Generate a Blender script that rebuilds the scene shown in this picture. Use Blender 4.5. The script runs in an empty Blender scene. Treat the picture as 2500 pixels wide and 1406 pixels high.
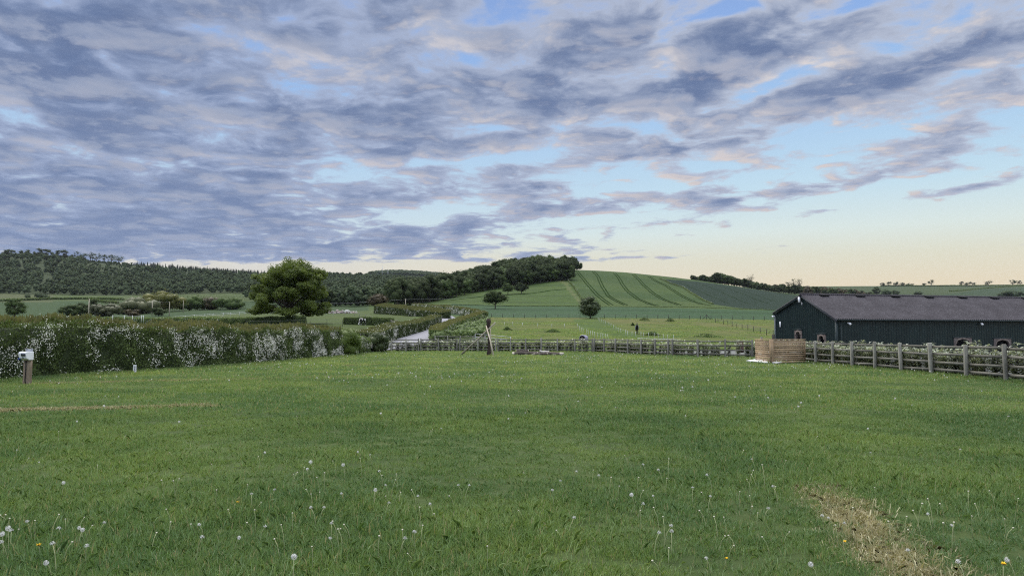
import bpy, bmesh, math, random
import numpy as np
from mathutils import Vector, Matrix
R = math.radians
C = bpy.context.scene.collection
rng = np.random.default_rng(7)
random.seed(7)
F = 1785.0                                   # focal length in photo pixels (2500 wide)
PITCH = math.atan((818 - 703) / F)
CAMH = 1.6
CP, SP = math.cos(PITCH), math.sin(PITCH)

# ------------------------------------------------------------ small helpers
def tag(o, label=None, cat=None, group=None, kind=None):
    if label: o['label'] = label
    if cat: o['category'] = cat
    if group: o['group'] = group
    if kind: o['kind'] = kind
    return o

def empty(name, loc=(0, 0, 0), rz=0.0):
    o = bpy.data.objects.new(name, None); C.objects.link(o)
    o.location = loc; o.rotation_euler = (0, 0, rz)
    o.empty_display_size = 0.2
    return o

def mesh_np(name, V, faces, mats, midx=None, smooth=False):
    """faces: list of int arrays (n,k)"""
    me = bpy.data.meshes.new(name)
    V = np.asarray(V, dtype=np.float32)
    me.vertices.add(len(V)); me.vertices.foreach_set('co', V.ravel())
    faces = [np.asarray(f, dtype=np.int32) for f in faces if len(f)]
    nl = sum(f.size for f in faces); nf = sum(len(f) for f in faces)
    me.loops.add(nl); me.polygons.add(nf)
    me.loops.foreach_set('vertex_index', np.concatenate([f.ravel() for f in faces]))
    tot = np.concatenate([np.full(len(f), f.shape[1], np.int32) for f in faces])
    start = np.concatenate([[0], np.cumsum(tot)[:-1]]).astype(np.int32)
    me.polygons.foreach_set('loop_start', start)
    if not isinstance(mats, (list, tuple)): mats = [mats]
    for m in mats: me.materials.append(m)
    if midx is not None: me.polygons.foreach_set('material_index', np.asarray(midx, np.int32))
    if smooth: me.polygons.foreach_set('use_smooth', np.ones(nf, dtype=bool))
    me.update(calc_edges=True)
    return me

def obj(name, me, parent=None, loc=None):
    o = bpy.data.objects.new(name, me); C.objects.link(o)
    if parent: o.parent = parent
    if loc is not None: o.location = loc
    return o

class MB:
    """collects boxes, tubes, lathes into one mesh"""
    def __init__(s): s.V = []; s.Q = []; s.T = []; s.n = 0
    def add(s, V, Q=None, T=None):
        V = np.asarray(V, float)
        s.V.append(V)
        if Q is not None and len(Q): s.Q.append(np.asarray(Q) + s.n)
        if T is not None and len(T): s.T.append(np.asarray(T) + s.n)
        s.n += len(V)
    def box(s, c, size, rz=0.0, rx=0.0, ry=0.0):
        x, y, z = [q / 2 for q in size]
        V = np.array([[a, b, d] for a in (-x, x) for b in (-y, y) for d in (-z, z)])
        M = np.array((Matrix.Rotation(rz, 3, 'Z') @ Matrix.Rotation(ry, 3, 'Y') @ Matrix.Rotation(rx, 3, 'X')))
        V = V @ M.T + np.asarray(c)
        s.add(V, [[0, 1, 3, 2], [4, 6, 7, 5], [0, 4, 5, 1], [2, 3, 7, 6], [0, 2, 6, 4], [1, 5, 7, 3]])
    def beam(s, a, b, w, h):
        """box from a to b, width w horizontally, h vertically"""
        a = np.asarray(a, float); b = np.asarray(b, float); d = b - a; L = np.linalg.norm(d); d /= L
        up = np.array([0, 0, 1.0])
        if abs(d[2]) > .95: up = np.array([0, 1.0, 0])
        sd = np.cross(d, up); sd /= np.linalg.norm(sd); u = np.cross(sd, d)
        V = [p + sx * sd * w / 2 + sz * u * h / 2 for p in (a, b) for sx, sz in ((-1, -1), (1, -1), (1, 1), (-1, 1))]
        s.add(V, [[3, 2, 1, 0], [4, 5, 6, 7], [0, 1, 5, 4], [1, 2, 6, 5], [2, 3, 7, 6], [3, 0, 4, 7]])
    def tube(s, pts, rad, n=8, cap=True):
        pts = np.asarray(pts, float); k = len(pts)
        rad = np.broadcast_to(np.asarray(rad, float), (k,))
        V = []
        prev = None
        for i in range(k):
            d = pts[min(i + 1, k - 1)] - pts[max(i - 1, 0)]; d = d / (np.linalg.norm(d) + 1e-9)
            ref = np.array([0, 0, 1.0]) if abs(d[2]) < .9 else np.array([1.0, 0, 0])
            a = np.cross(d, ref); a /= np.linalg.norm(a)
            if prev is not None:
                a = prev - d * np.dot(prev, d); a /= (np.linalg.norm(a) + 1e-9)
            prev = a
            b = np.cross(d, a)
            for j in range(n):
                t = 2 * math.pi * j / n
                V.append(pts[i] + rad[i] * (a * math.cos(t) + b * math.sin(t)))
        Q = [[i * n + j, i * n + (j + 1) % n, (i + 1) * n + (j + 1) % n, (i + 1) * n + j] for i in range(k - 1) for j in range(n)]
        T = []
        if cap:
            V.append(pts[0]); V.append(pts[-1]); c0 = k * n; c1 = c0 + 1
            T += [[c0, (j + 1) % n, j] for j in range(n)]
            T += [[c1, (k - 1) * n + j, (k - 1) * n + (j + 1) % n] for j in range(n)]
        s.add(V, Q, T)
    def mesh(s, name, mat, smooth=False):
        V = np.concatenate(s.V)
        f = []
        if s.Q: f.append(np.concatenate(s.Q))
        if s.T: f.append(np.concatenate(s.T))
        return mesh_np(name, V, f, mat, smooth=smooth)
    def build(s, name, mat, parent=None, loc=None, smooth=False):
        return obj(name, s.mesh(name, mat, smooth), parent, loc)

# smooth value noise in numpy (for terrain wobble, leaf patches)
_tab = np.random.default_rng(11).random((256, 256)).astype(np.float64)
def vnoise(x, y):
    x = np.asarray(x, float); y = np.asarray(y, float)
    xi = np.floor(x).astype(int); yi = np.floor(y).astype(int); fx = x - xi; fy = y - yi
    fx = fx * fx * (3 - 2 * fx); fy = fy * fy * (3 - 2 * fy)
    g = lambda a, b: _tab[a % 256, b % 256]
    return (g(xi, yi) * (1 - fx) * (1 - fy) + g(xi + 1, yi) * fx * (1 - fy) + g(xi, yi + 1) * (1 - fx) * fy + g(xi + 1, yi + 1) * fx * fy)
def fbm(x, y, o=4):
    s = 0; a = .5; t = 0
    for k in range(o):
        s = s + a * vnoise(x * 2 ** k + 17.3 * k, y * 2 ** k + 5.1 * k); t += a; a *= .5
    return s / t
def sstep(a, b, x):
    t = np.clip((np.asarray(x, float) - a) / (b - a), 0, 1); return t * t * (3 - 2 * t)

def ray(px, py):
    """world direction with unit component along +Y"""
    u = (703 - py) / F
    d = np.array([(px - 1250) / F, CP - u * SP, SP + u * CP])
    return d / d[1]
def at(px, py, Y):
    d = ray(px, py); return np.array([d[0] * Y, Y, CAMH + d[2] * Y])
def project(x, y, z):
    x = np.asarray(x, float); y = np.asarray(y, float); z = np.asarray(z, float)
    dep = y * CP + (z - CAMH) * SP; up = -y * SP + (z - CAMH) * CP
    dep = np.where(np.abs(dep) < 1e-3, 1e-3, dep)
    return 1250 + F * x / dep, 703 - F * up / dep, dep

# ------------------------------------------------------------ node helpers
class NT:
    def __init__(s, tree): s.t = tree; s.N = tree.nodes; s.L = tree.links
    def new(s, typ, **kw):
        n = s.N.new(typ)
        for k, v in kw.items(): setattr(n, k, v)
        return n
    def put(s, sock, v):
        if v is None: return
        if isinstance(v, bpy.types.NodeSocket): s.L.new(v, sock)
        else:
            if isinstance(v, (tuple, list)) and len(v) == 3 and sock.type == 'RGBA': v = (*v, 1)
            sock.default_value = v
    def math(s, op, a, b=None, c=None, clamp=False):
        n = s.new('ShaderNodeMath', operation=op, use_clamp=clamp)
        s.put(n.inputs[0], a); s.put(n.inputs[1], b)
        if c is not None: s.put(n.inputs[2], c)
        return n.outputs[0]
    def vmath(s, op, a, b=None, out=0):
        n = s.new('ShaderNodeVectorMath', operation=op); s.put(n.inputs[0], a)
        if b is not None:
            if op == 'SCALE': s.put(n.inputs['Scale'], b)
            else: s.put(n.inputs[1], b)
        return n.outputs[out]
    def mix(s, f, a, b, blend='MIX'):
        n = s.new('ShaderNodeMix', data_type='RGBA', blend_type=blend)
        s.put(n.inputs[0], f); s.put(n.inputs[6], a); s.put(n.inputs[7], b)
        return n.outputs[2]
    def ramp(s, f, stops, interp='LINEAR'):
        n = s.new('ShaderNodeValToRGB'); r = n.color_ramp; r.interpolation = interp
        while len(r.elements) < len(stops): r.elements.new(.5)
        for e, (p, c) in zip(r.elements, stops):
            e.position = p; e.color = (*c, 1) if len(c) == 3 else c
        s.put(n.inputs[0], f); return n.outputs[0]
    def mapr(s, v, a, b, c=0., d=1., interp='SMOOTHSTEP'):
        n = s.new('ShaderNodeMapRange', interpolation_type=interp)
        for i, q in enumerate((v, a, b, c, d)): s.put(n.inputs[i], q)
        return n.outputs[0]
    def noise(s, vec, scale, detail=4, rough=.5, dist=0., out=0):
        n = s.new('ShaderNodeTexNoise'); s.put(n.inputs['Vector'], vec)
        n.inputs['Scale'].default_value = scale; n.inputs['Detail'].default_value = detail
        n.inputs['Roughness'].default_value = rough; n.inputs['Distortion'].default_value = dist
        return n.outputs[out]
    def sep(s, v):
        n = s.new('ShaderNodeSeparateXYZ'); s.put(n.inputs[0], v); return n.outputs
    def comb(s, x, y, z=0.):
        n = s.new('ShaderNodeCombineXYZ'); s.put(n.inputs[0], x); s.put(n.inputs[1], y); s.put(n.inputs[2], z); return n.outputs[0]

def lin(r, g, b):
    f = lambda c: (c / 255 / 12.92) if c / 255 <= .04045 else ((c / 255 + .055) / 1.055) ** 2.4
    return (f(r), f(g), f(b))
# ------------------------------------------------------------ camera
cam = bpy.data.cameras.new('camera'); co = bpy.data.objects.new('camera', cam); C.objects.link(co)
cam.sensor_width = 36; cam.lens = 36 * F / 2500; cam.clip_start = .05; cam.clip_end = 30000
co.location = (0, 0, CAMH); co.rotation_euler = (math.pi / 2 + PITCH, 0, 0)
sc = bpy.context.scene; sc.camera = co
sc.view_settings.view_transform = 'Standard'; sc.view_settings.look = 'None'
EXPO = 1.45
sc.view_settings.exposure = EXPO; sc.view_settings.gamma = 1
sc.cycles.use_denoising = False
sc.cycles.filter_width = 1.15
sc.cycles.max_bounces = 5; sc.cycles.diffuse_bounces = 3; sc.cycles.transmission_bounces = 3
sc.cycles.volume_bounces = 0; sc.cycles.transparent_max_bounces = 6
sc.cycles.caustics_reflective = False; sc.cycles.caustics_refractive = False

# ------------------------------------------------------------ sky
SUN_AZ, SUN_EL = R(-30), R(56)              # the bright part of the sky: ahead, a little left
w = bpy.data.worlds.new('World'); sc.world = w; w.use_nodes = True
t = NT(w.node_tree); t.N.clear()
tc = t.new('ShaderNodeTexCoord'); dx, dy, dz = t.sep(tc.outputs['Generated'])
hyp = t.math('SQRT', t.math('ADD', t.math('MULTIPLY', dx, dx), t.math('MULTIPLY', dy, dy)))
hyp = t.math('MAXIMUM', hyp, .001)
el = t.math('DIVIDE', dz, hyp)                # tangent of the elevation
az = t.math('ARCTAN2', dx, dy)
zc = t.math('ADD', t.math('MAXIMUM', dz, 0.0), .006)
px_ = t.math('DIVIDE', dx, zc); py_ = t.math('DIVIDE', dy, zc)
zn = t.math('ADD', t.math('MAXIMUM', dz, 0.0), .075)           # the deck has some height, so it foreshortens less
qx = t.math('DIVIDE', dx, zn); qy = t.math('DIVIDE', dy, zn)

def sky_density():
    g = bpy.data.node_groups.new('cloud_density', 'ShaderNodeTree')
    g.interface.new_socket('P', in_out='INPUT', socket_type='NodeSocketVector')
    g.interface.new_socket('D', in_out='OUTPUT', socket_type='NodeSocketFloat')
    n = NT(g); gi = n.new('NodeGroupInput'); go = n.new('NodeGroupOutput')
    x, y, z = n.sep(gi.outputs[0])
    ca, sa = .94, -.34                        # the rows lie across the view, a little towards the right
    al = n.math('ADD', n.math('MULTIPLY', x, ca), n.math('MULTIPLY', y, sa))
    ac = n.math('SUBTRACT', n.math('MULTIPLY', x, sa), n.math('MULTIPLY', y, ca))
    v = n.comb(n.math('MULTIPLY', al, 1.0), n.math('MULTIPLY', ac, 1.02), 5.2)
    a = n.noise(v, 1.5, 2, .5, .1)
    b = n.noise(v, 4.2, 9, .57, .3)
    c = n.noise(n.comb(x, y, 9.1), .33, 2, .5)
    d = n.math('ADD', n.math('MULTIPLY', a, .30), n.math('MULTIPLY', b, .60))
    d = n.math('ADD', d, n.math('MULTIPLY', c, .10))
    d = n.math('MULTIPLY_ADD', n.math('SUBTRACT', d, .5), 1.75, .5)
    n.L.new(d, go.inputs[0]); return g
grp = sky_density()
def dens(vx, vy):
    n = t.new('ShaderNodeGroup'); n.node_tree = grp; t.L.new(t.comb(vx, vy), n.inputs[0]); return n.outputs[0]
D0 = dens(qx, qy)
D1 = dens(t.math('ADD', qx, -.02), t.math('ADD', qy, .055))
D2 = dens(t.math('ADD', qx, -.05), t.math('ADD', qy, .16))
# the deck thins out beyond a line that runs from straight ahead to the right
edge = t.math('ADD', t.math('MULTIPLY', px_, .895), t.math('MULTIPLY', py_, .447))
cov = t.mapr(edge, .9, 6.0, .345, .72)
far = t.mapr(t.math('ABSOLUTE', t.math('DIVIDE', dz, t.math('MAXIMUM', dy, .2))), .090, .106, .45, 0.)   # clear strip low over the hills
cov = t.math('ADD', cov, far)
low = t.mapr(edge, 2.5, -3.0, 0., -.055); cov = t.math('ADD', cov, low)
# where the big clouds and the blue gaps stand (centre and half size in photo pixels -> directions; angle; amount)
BLOBS = [(660, 118, 200, 17, -8, .13), (895, 112, 55, 20, 10, .13), (270, 150, 60, 14, -40, .08), (130, 353, 160, 13, -6, .12), (330, 392, 150, 9, -5, .07),
         (520, 380, 130, 9, -6, .10), (1010, 398, 300, 13, 3, .14), (1040, 520, 130, 26, 12, .17), (880, 425, 120, 8, 0, .09), (1500, 445, 320, 30, 3, .12),
         (1150, 140, 60, 22, -30, .10), (1625, 120, 22, 60, 10, .10), (1370, 180, 60, 14, -10, .07), (1900, 190, 90, 16, 22, .06), (2120, 125, 190, 20, 12, .08), (1500, 348, 120, 8, 5, .06),
         (1880, 355, 260, 14, 4, .11), (1700, 40, 120, 10, 5, .06), (2290, 205, 140, 14, 12, .08), (1330, 560, 220, 16, 5, .10), (2100, 330, 120, 9, 8, .07), (600, 460, 200, 10, -4, .05),
         (1700, 205, 130, 42, 22, -.14), (1560, 265, 160, 42, 5, -.12), (2080, 215, 170, 42, 12, -.12), (1900, 295, 220, 22, 8, -.12), (2260, 350, 230, 36, 8, -.13), (1750, 80, 260, 28, 10, -.10),
         (2380, 100, 170, 26, 18, -.10), (1600, 372, 170, 12, 6, -.12), (1540, 492, 150, 17, 5, -.17), (1330, 455, 90, 14, 4, -.12), (1240, 540, 180, 18, 8, -.10), (2000, 455, 190, 24, 6, -.13),
         (1850, 412, 90, 10, 4, -.10), (1830, 482, 120, 8, 6, -.17), (2400, 452, 130, 10, 8, -.20), (2180, 486, 110, 8, 6, -.13), (1350, 590, 300, 16, 2, -.12), (1350, 625, 260, 12, 2, -.14),
         (2050, 200, 300, 200, 0, -.03), (300, 520, 420, 70, 0, -.05), (1100, 60, 300, 30, 5, .06), (420, 240, 200, 20, -12, .08), (1350, 300, 200, 14, 6, .07), (760, 440, 260, 12, 4, .08), (1450, 640, 330, 7, 2, -.14)]
for (bx, by, hw, hh, ang, amt) in BLOBS:
    d = ray(bx, by); a0 = math.atan2(d[0], d[1]); e0 = d[2] / math.hypot(d[0], d[1])
    ca, sa = math.cos(R(ang)), math.sin(R(ang))
    ddx = t.math('SUBTRACT', az, a0); ddy = t.math('SUBTRACT', el, e0)
    u = t.math('ADD', t.math('MULTIPLY', ddx, ca * F / hw), t.math('MULTIPLY', ddy, sa * F / hw))
    v = t.math('ADD', t.math('MULTIPLY', ddx, -sa * F / hh), t.math('MULTIPLY', ddy, ca * F / hh))
    r2 = t.math('ADD', t.math('MULTIPLY', u, u), t.math('MULTIPLY', v, v))
    k = t.math('MULTIPLY', t.math('POWER', 2.718, t.math('MULTIPLY', r2, -.7)), amt * 1.15)
    cov = t.math('ADD', cov, k)
diff = t.math('SUBTRACT', D0, cov)
alpha = t.mapr(diff, -.06, .10)
thick = t.mapr(diff, .0, .30)
lit = t.math('ADD', t.math('MULTIPLY', t.math('SUBTRACT', D0, D1), 1.5), t.math('MULTIPLY', t.math('SUBTRACT', D0, D2), .75))
shade = t.mapr(t.math('SUBTRACT', D0, D2), -.22, .26, 0., 1.)
lit = t.math('MULTIPLY', t.mapr(lit, .02, .40, 0., 1.), t.mapr(diff, .34, .10, .25, 1.))
# clear sky: warm low on the right, pale cyan, then blue
elr = t.mapr(el, 0.0, .5, 0., 1., 'LINEAR')
right = t.ramp(elr, [(0., lin(231, 214, 190)), (.13, lin(233, 219, 190)), (.20, lin(226, 224, 203)), (.27, lin(222, 234, 229)), (.38, lin(198, 226, 241)), (.62, lin(160, 200, 242)), (.85, lin(124, 168, 232)), (1., lin(112, 150, 214))])
left = t.ramp(elr, [(0., lin(222, 206, 194)), (.12, lin(226, 214, 198)), (.21, lin(224, 220, 206)), (.28, lin(206, 226, 234)), (.45, lin(176, 212, 240)), (.62, lin(140, 186, 238)), (.85, lin(112, 158, 226)), (1., lin(100, 140, 208))])
clear = t.mix(t.mapr(az, -.55, .55), left, right)
sky = t.new('ShaderNodeTexSky', sky_type='NISHITA'); sky.sun_disc = False
sky.sun_elevation = SUN_EL; sky.sun_rotation = SUN_AZ; sky.air_density = 1.2; sky.dust_density = 1.5
nis = t.vmath('SCALE', sky.outputs[0], .10)
clear = t.mix(.08, clear, nis)
# clouds: blue-grey undersides, mauve body, cream edges; greyer and bluer on the left
body = t.mix(shade, lin(99, 121, 161), lin(160, 171, 195))
under = t.mix(t.mapr(el, .12, .42), lin(123, 140, 176), lin(94, 113, 152))
thin = t.mix(t.mapr(az, -.5, .4), lin(164, 178, 208), lin(188, 196, 214))
cl = t.mix(thick, thin, body)
cl = t.mix(t.math('MULTIPLY', t.mapr(diff, .08, .40, 0., .9), t.mapr(shade, .75, .35, .25, 1.)), cl, under)
warm = t.mix(t.mapr(el, .1, .4), lin(214, 202, 198), lin(232, 222, 216))
cl = t.mix(t.math('MULTIPLY', lit, t.mapr(az, -.65, .35, .32, .80)), cl, warm)
hz = t.mapr(el, .085, .20, .35, 0.); cl = t.mix(hz, cl, lin(134, 150, 184))
veil = t.math('MULTIPLY', t.mapr(edge, 4., 1.2), .20)
clear = t.mix(veil, clear, lin(192, 206, 228))
col = t.mix(alpha, clear, cl)
# the sky overhead, out of view, is brightened to light the ground more
over = t.mapr(el, .50, 1.1); col = t.mix(over, col, lin(228, 232, 244))
col = t.vmath('SCALE', col, t.mapr(over, 0., 1., 1., 1.9, 'LINEAR'))
col = t.vmath('SCALE', col, t.mapr(dy, .0, -.6, 1., 1.8))   # sky behind the viewer brightened, added light for faces turned to the camera
grd = t.mapr(dz, -.02, .0); col = t.mix(grd, (.035, .05, .02), col)
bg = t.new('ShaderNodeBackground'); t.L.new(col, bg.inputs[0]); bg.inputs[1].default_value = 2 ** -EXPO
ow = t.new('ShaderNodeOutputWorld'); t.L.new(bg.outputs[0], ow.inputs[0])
w.cycles.sampling_method = 'MANUAL'; w.cycles.sample_map_resolution = 512

sd = bpy.data.lights.new('sun', 'SUN'); sd.energy = 1.2; sd.angle = R(60); sd.color = (1, .95, .88)
so = bpy.data.objects.new('sun', sd); C.objects.link(so)
so.rotation_euler = Vector((-math.sin(SUN_AZ) * math.cos(SUN_EL), -math.cos(SUN_AZ) * math.cos(SUN_EL), -math.sin(SUN_EL))).to_track_quat('-Z', 'Y').to_euler()
# ------------------------------------------------------------ terrain heights
YK = np.array([70, 80, 95, 115, 135, 160, 185, 210, 260, 330, 400, 480, 600, 750, 900, 1200, 1600, 2200, 3200, 5000, 9000], float)
# photo row on which the ground stands at each distance, one list per compass column
COLS = {
 -500: [853, 838, 828, 820, 812, 803, 797, 792, 783, 773, 765, 758, 745, 731, 717, 668, 622, 660, 690, 700, 705],
 0:    [853, 838, 828, 820, 812, 803, 797, 792, 783, 773, 765, 757, 745, 731, 718, 670, 627, 660, 690, 700, 705],
 300:  [853, 840, 830, 821, 813, 805, 798, 792, 783, 773, 765, 757, 745, 731, 722, 684, 646, 668, 690, 700, 705],
 640:  [853, 840, 826, 812, 801, 789, 780, 774, 767, 762, 757, 750, 742, 730, 715, 690, 670, 678, 690, 700, 705],
 800:  [853, 840, 826, 811, 799, 787, 778, 773, 766, 760, 755, 748, 738, 726, 712, 692, 675, 679, 685, 700, 705],
 950:  [853, 840, 826, 812, 801, 790, 780, 772, 762, 754, 749, 744, 732, 722, 710, 698, 682, 680, 668, 690, 705],
 1100: [857, 846, 831, 815, 803, 790, 778, 771, 761, 752, 741, 727, 713, 698, 692, 692, 692, 690, 676, 690, 705],
 1250: [858, 848, 839, 826, 812, 797, 785, 776, 765, 755, 745, 723, 697, 672, 682, 700, 700, 700, 700, 700, 705],
 1400: [858, 848, 839, 826, 812, 797, 785, 776, 766, 756, 748, 722, 689, 660, 668, 695, 700, 700, 700, 700, 705],
 1550: [858, 848, 839, 826, 812, 797, 786, 777, 767, 757, 750, 726, 695, 667, 674, 695, 700, 700, 700, 700, 705],
 1700: [858, 850, 841, 829, 815, 801, 789, 780, 769, 760, 753, 736, 710, 687, 685, 697, 700, 700, 700, 700, 705],
 1800: [858, 851, 843, 832, 819, 804, 791, 782, 771, 762, 755, 744, 723, 705, 699, 702, 702, 702, 701, 700, 705],
 1900: [858, 852, 845, 834, 822, 807, 794, 784, 773, 765, 758, 751, 737, 722, 716, 713, 710, 701, 701, 701, 705],
 2100: [858, 853, 847, 838, 828, 816, 805, 796, 782, 772, 765, 758, 748, 737, 728, 720, 710, 699, 701, 702, 705],
 2500: [858, 853, 848, 841, 833, 824, 814, 805, 790, 778, 770, 762, 751, 740, 731, 720, 710, 698, 700, 702, 705],
}
PK = np.array(sorted(COLS), float)
ZK = np.array([[CAMH + ray(1250, r)[2] * y for r, y in zip(COLS[int(k)], YK)] for k in PK])
LYK = np.log(YK)
def _herm(xk, yk, x):
    """cubic Hermite with limited slopes; yk (..., n)"""
    d = np.diff(yk, axis=-1) / np.diff(xk)
    m = np.zeros_like(yk)
    m[..., 1:-1] = np.where(d[..., 1:] * d[..., :-1] > 0, 2 * d[..., 1:] * d[..., :-1] / (d[..., 1:] + d[..., :-1] + 1e-12), 0)
    m[..., 0] = d[..., 0]; m[..., -1] = d[..., -1]
    i = np.clip(np.searchsorted(xk, x) - 1, 0, len(xk) - 2)
    h = xk[i + 1] - xk[i]; t = (x - xk[i]) / h
    h00 = 2 * t ** 3 - 3 * t * t + 1; h10 = t ** 3 - 2 * t * t + t; h01 = -2 * t ** 3 + 3 * t * t; h11 = t ** 3 - t * t
    return i, h00, h10 * h, h01, h11 * h, m
def ground(x, y):
    x = np.atleast_1d(np.asarray(x, float)); y = np.atleast_1d(np.asarray(y, float))
    x, y = np.broadcast_arrays(x, y)
    px = np.clip(1250 + F * x / np.maximum(y, 30.) , PK[0], PK[-1])
    ly = np.log(np.clip(y, YK[0], YK[-1]))
    # along distance, for every column
    i, a, b, c, d, m = _herm(LYK, ZK, ly)
    zc = ZK[:, i] * a + m[:, i] * b + ZK[:, i + 1] * c + m[:, i + 1] * d        # (ncol, npts)
    zc = zc.T
    j = np.clip(np.searchsorted(PK, px) - 1, 0, len(PK) - 2)
    dd = np.diff(zc, axis=1) / np.diff(PK)
    mm = np.zeros_like(zc); mm[:, 1:-1] = .5 * (dd[:, 1:] + dd[:, :-1]); mm[:, 0] = dd[:, 0]; mm[:, -1] = dd[:, -1]
    h = PK[j + 1] - PK[j]; t = (px - PK[j]) / h; r = np.arange(len(px))
    z = zc[r, j] * (2 * t ** 3 - 3 * t * t + 1) + mm[r, j] * h * (t ** 3 - 2 * t * t + t) + zc[r, j + 1] * (-2 * t ** 3 + 3 * t * t) + mm[r, j + 1] * h * (t ** 3 - t * t)
    z0 = CAMH + (ray(1250, 853)[2]) * 70
    k = sstep(68, 95, y)
    z = z * k
    z = z + k * np.minimum(y / 150., 3.) * .35 * (fbm(x / 30., y / 30., 3) - .5) * (y < 3000)
    return z
def g1(x, y): return float(ground(x, y)[0])
def gpx(px, Y):
    """ground point seen in photo column px at distance Y"""
    x = (px - 1250) / F * Y; z = 0
    for _ in range(4):
        z = g1(x, Y); x = (px - 1250) / F * (Y * CP + (z - CAMH) * SP)
    return np.array([x, Y, z])
_YS = np.concatenate([np.arange(20, 300, .5), np.arange(300, 3300, 2.)])
def hit(px, py, ymin=20.):
    """first ground point along the sight line (px,py) beyond ymin"""
    d = ray(px, py); Y = _YS[_YS >= ymin]
    zz = ground(d[0] * Y, Y) - (CAMH + d[2] * Y)
    k = np.argmax(zz >= 0)
    if zz[k] < 0: k = int(np.argmax(zz))
    if k > 0 and zz[k] > 0 > zz[k - 1]:
        f = -zz[k - 1] / (zz[k] - zz[k - 1]); y = Y[k - 1] + f * (Y[k] - Y[k - 1])
    else: y = Y[k]
    x = d[0] * y
    return np.array([x, y, g1(x, y)])

def inpoly(px, py, poly):
    ins = np.zeros(px.shape, bool); n = len(poly)
    for i in range(n):
        x1, y1 = poly[i]; x2, y2 = poly[(i + 1) % n]
        c = ((y1 > py) != (y2 > py)) & (px < (x2 - x1) * (py - y1) / ((y2 - y1) + 1e-9) + x1)
        ins ^= c
    return ins
def seg_dist(x, y, pts):
    d = np.full(np.shape(x), 1e9)
    for (x1, y1), (x2, y2) in zip(pts[:-1], pts[1:]):
        vx, vy = x2 - x1, y2 - y1; L = vx * vx + vy * vy + 1e-9
        t = np.clip(((x - x1) * vx + (y - y1) * vy) / L, 0, 1)
        d = np.minimum(d, np.hypot(x - x1 - t * vx, y - y1 - t * vy))
    return d

# bare and dry marks in the near field (world metres): the worn strip by the camera, three old pitch lines
WORN = [(hit(a, b, 3.)[0] if False else at(a, b, CAMH / -ray(a, b)[2])[:2], r) for a, b, r in
        ((1990, 1190, .22), (2040, 1222, .24), (2075, 1252, .25), (2110, 1290, .24), (2150, 1325, .26), (2195, 1368, .27), (2260, 1404, .28), (2350, 1450, .3))]
def flat(px, py):
    d = ray(px, py); Y = -CAMH / d[2]; return np.array([d[0] * Y, Y])
LINES = [[flat(-250, 1012), flat(0, 1004), flat(260, 999), flat(520, 991)],
         [flat(90, 938), flat(190, 936), flat(330, 932), flat(620, 927), flat(900, 918)],
         [flat(640, 896), flat(820, 893), flat(1010, 888), flat(1180, 882)]]
LW = [.30, .16, .16]
def worn_mask(x, y):
    m = np.zeros(np.shape(x))
    wob = .12 * (fbm(np.asarray(x) * 3.1, np.asarray(y) * 3.1, 3) - .5) * 2
    for ((p, r), (q, s)) in zip(WORN[:-1], WORN[1:]):
        vx, vy = q - p; L = vx * vx + vy * vy
        t = np.clip(((x - p[0]) * vx + (y - p[1]) * vy) / L, 0, 1)
        d = np.hypot(x - p[0] - t * vx, y - p[1] - t * vy) + wob
        m = np.maximum(m, 1 - sstep(.2, 1.3, d / (r + t * (s - r))))
    return m
def line_mask(x, y):
    m = np.zeros(np.shape(x))
    for L, wd in zip(LINES, LW):
        d = seg_dist(x, y, L) + .05 * (fbm(np.asarray(x) * 4, np.asarray(y) * 4, 2) - .5)
        m = np.maximum(m, 1 - sstep(.5 * wd, 1.5 * wd, d))
    return m * (.35 + .65 * (fbm(np.asarray(x) * .8, np.asarray(y) * .8, 2) > .42))

# ------------------------------------------------------------ ground sheet with the fields as a colour attribute
rows = np.concatenate([np.linspace(-30, 3, 12), np.geomspace(4, 70, 130), np.geomspace(70.5, 330, 230), np.geomspace(332, 960, 210), np.geomspace(970, 3700, 80)])
us = np.concatenate([np.linspace(-1.6, -.78, 30)[:-1], np.linspace(-.78, .78, 560), np.linspace(.78, 1.6, 30)[1:]])
GX, GY = np.meshgrid(us, rows); GX = GX * (GY + 40); 
GZ = ground(GX.ravel(), GY.ravel()).reshape(GX.shape)
n_r, n_c = GX.shape
GPX, GPY, _ = project(GX, GY, GZ)
GPX = np.where(GY < 3, 1250, GPX)
gcol = np.zeros((n_r, n_c, 3))
def setc(mask, c, f=1.0):
    f = np.asarray(f) * mask
    gcol[:] = gcol * (1 - f[..., None]) + np.array(c) * f[..., None]
setc(np.ones_like(GX), (.058, .084, .030))
far_ = GY > 72
N1 = fbm(GX / 9, GY / 9, 4); N2 = fbm(GX / 40, GY / 40, 3)
setc(far_, (.062, .092, .030))
# paddock beyond the fence: short, grazed, a little yellow
pad = (GY > 71) & (GY < 213) & (GPX > 1195)
setc(pad, (.092, .112, .034)); setc(pad, (.066, .092, .027), sstep(.48, .62, N1) * .5)
setc(pad, (.105, .108, .045), sstep(.55, .7, N2) * .5)
setc(inpoly(GPX, GPY, [(1400, 780), (1462, 776), (1510, 800), (1570, 822), (1480, 826), (1415, 800)]) & pad, (.055, .094, .025), .8)
# green corn between the wire fence and the hill
setc((GY >= 213) & (GY < 420) & (GPX > 1100), (.036, .072, .033))
setc((GY >= 300) & (GY < 345) & (GPX > 1180), (.029, .058, .027), .75)
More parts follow.
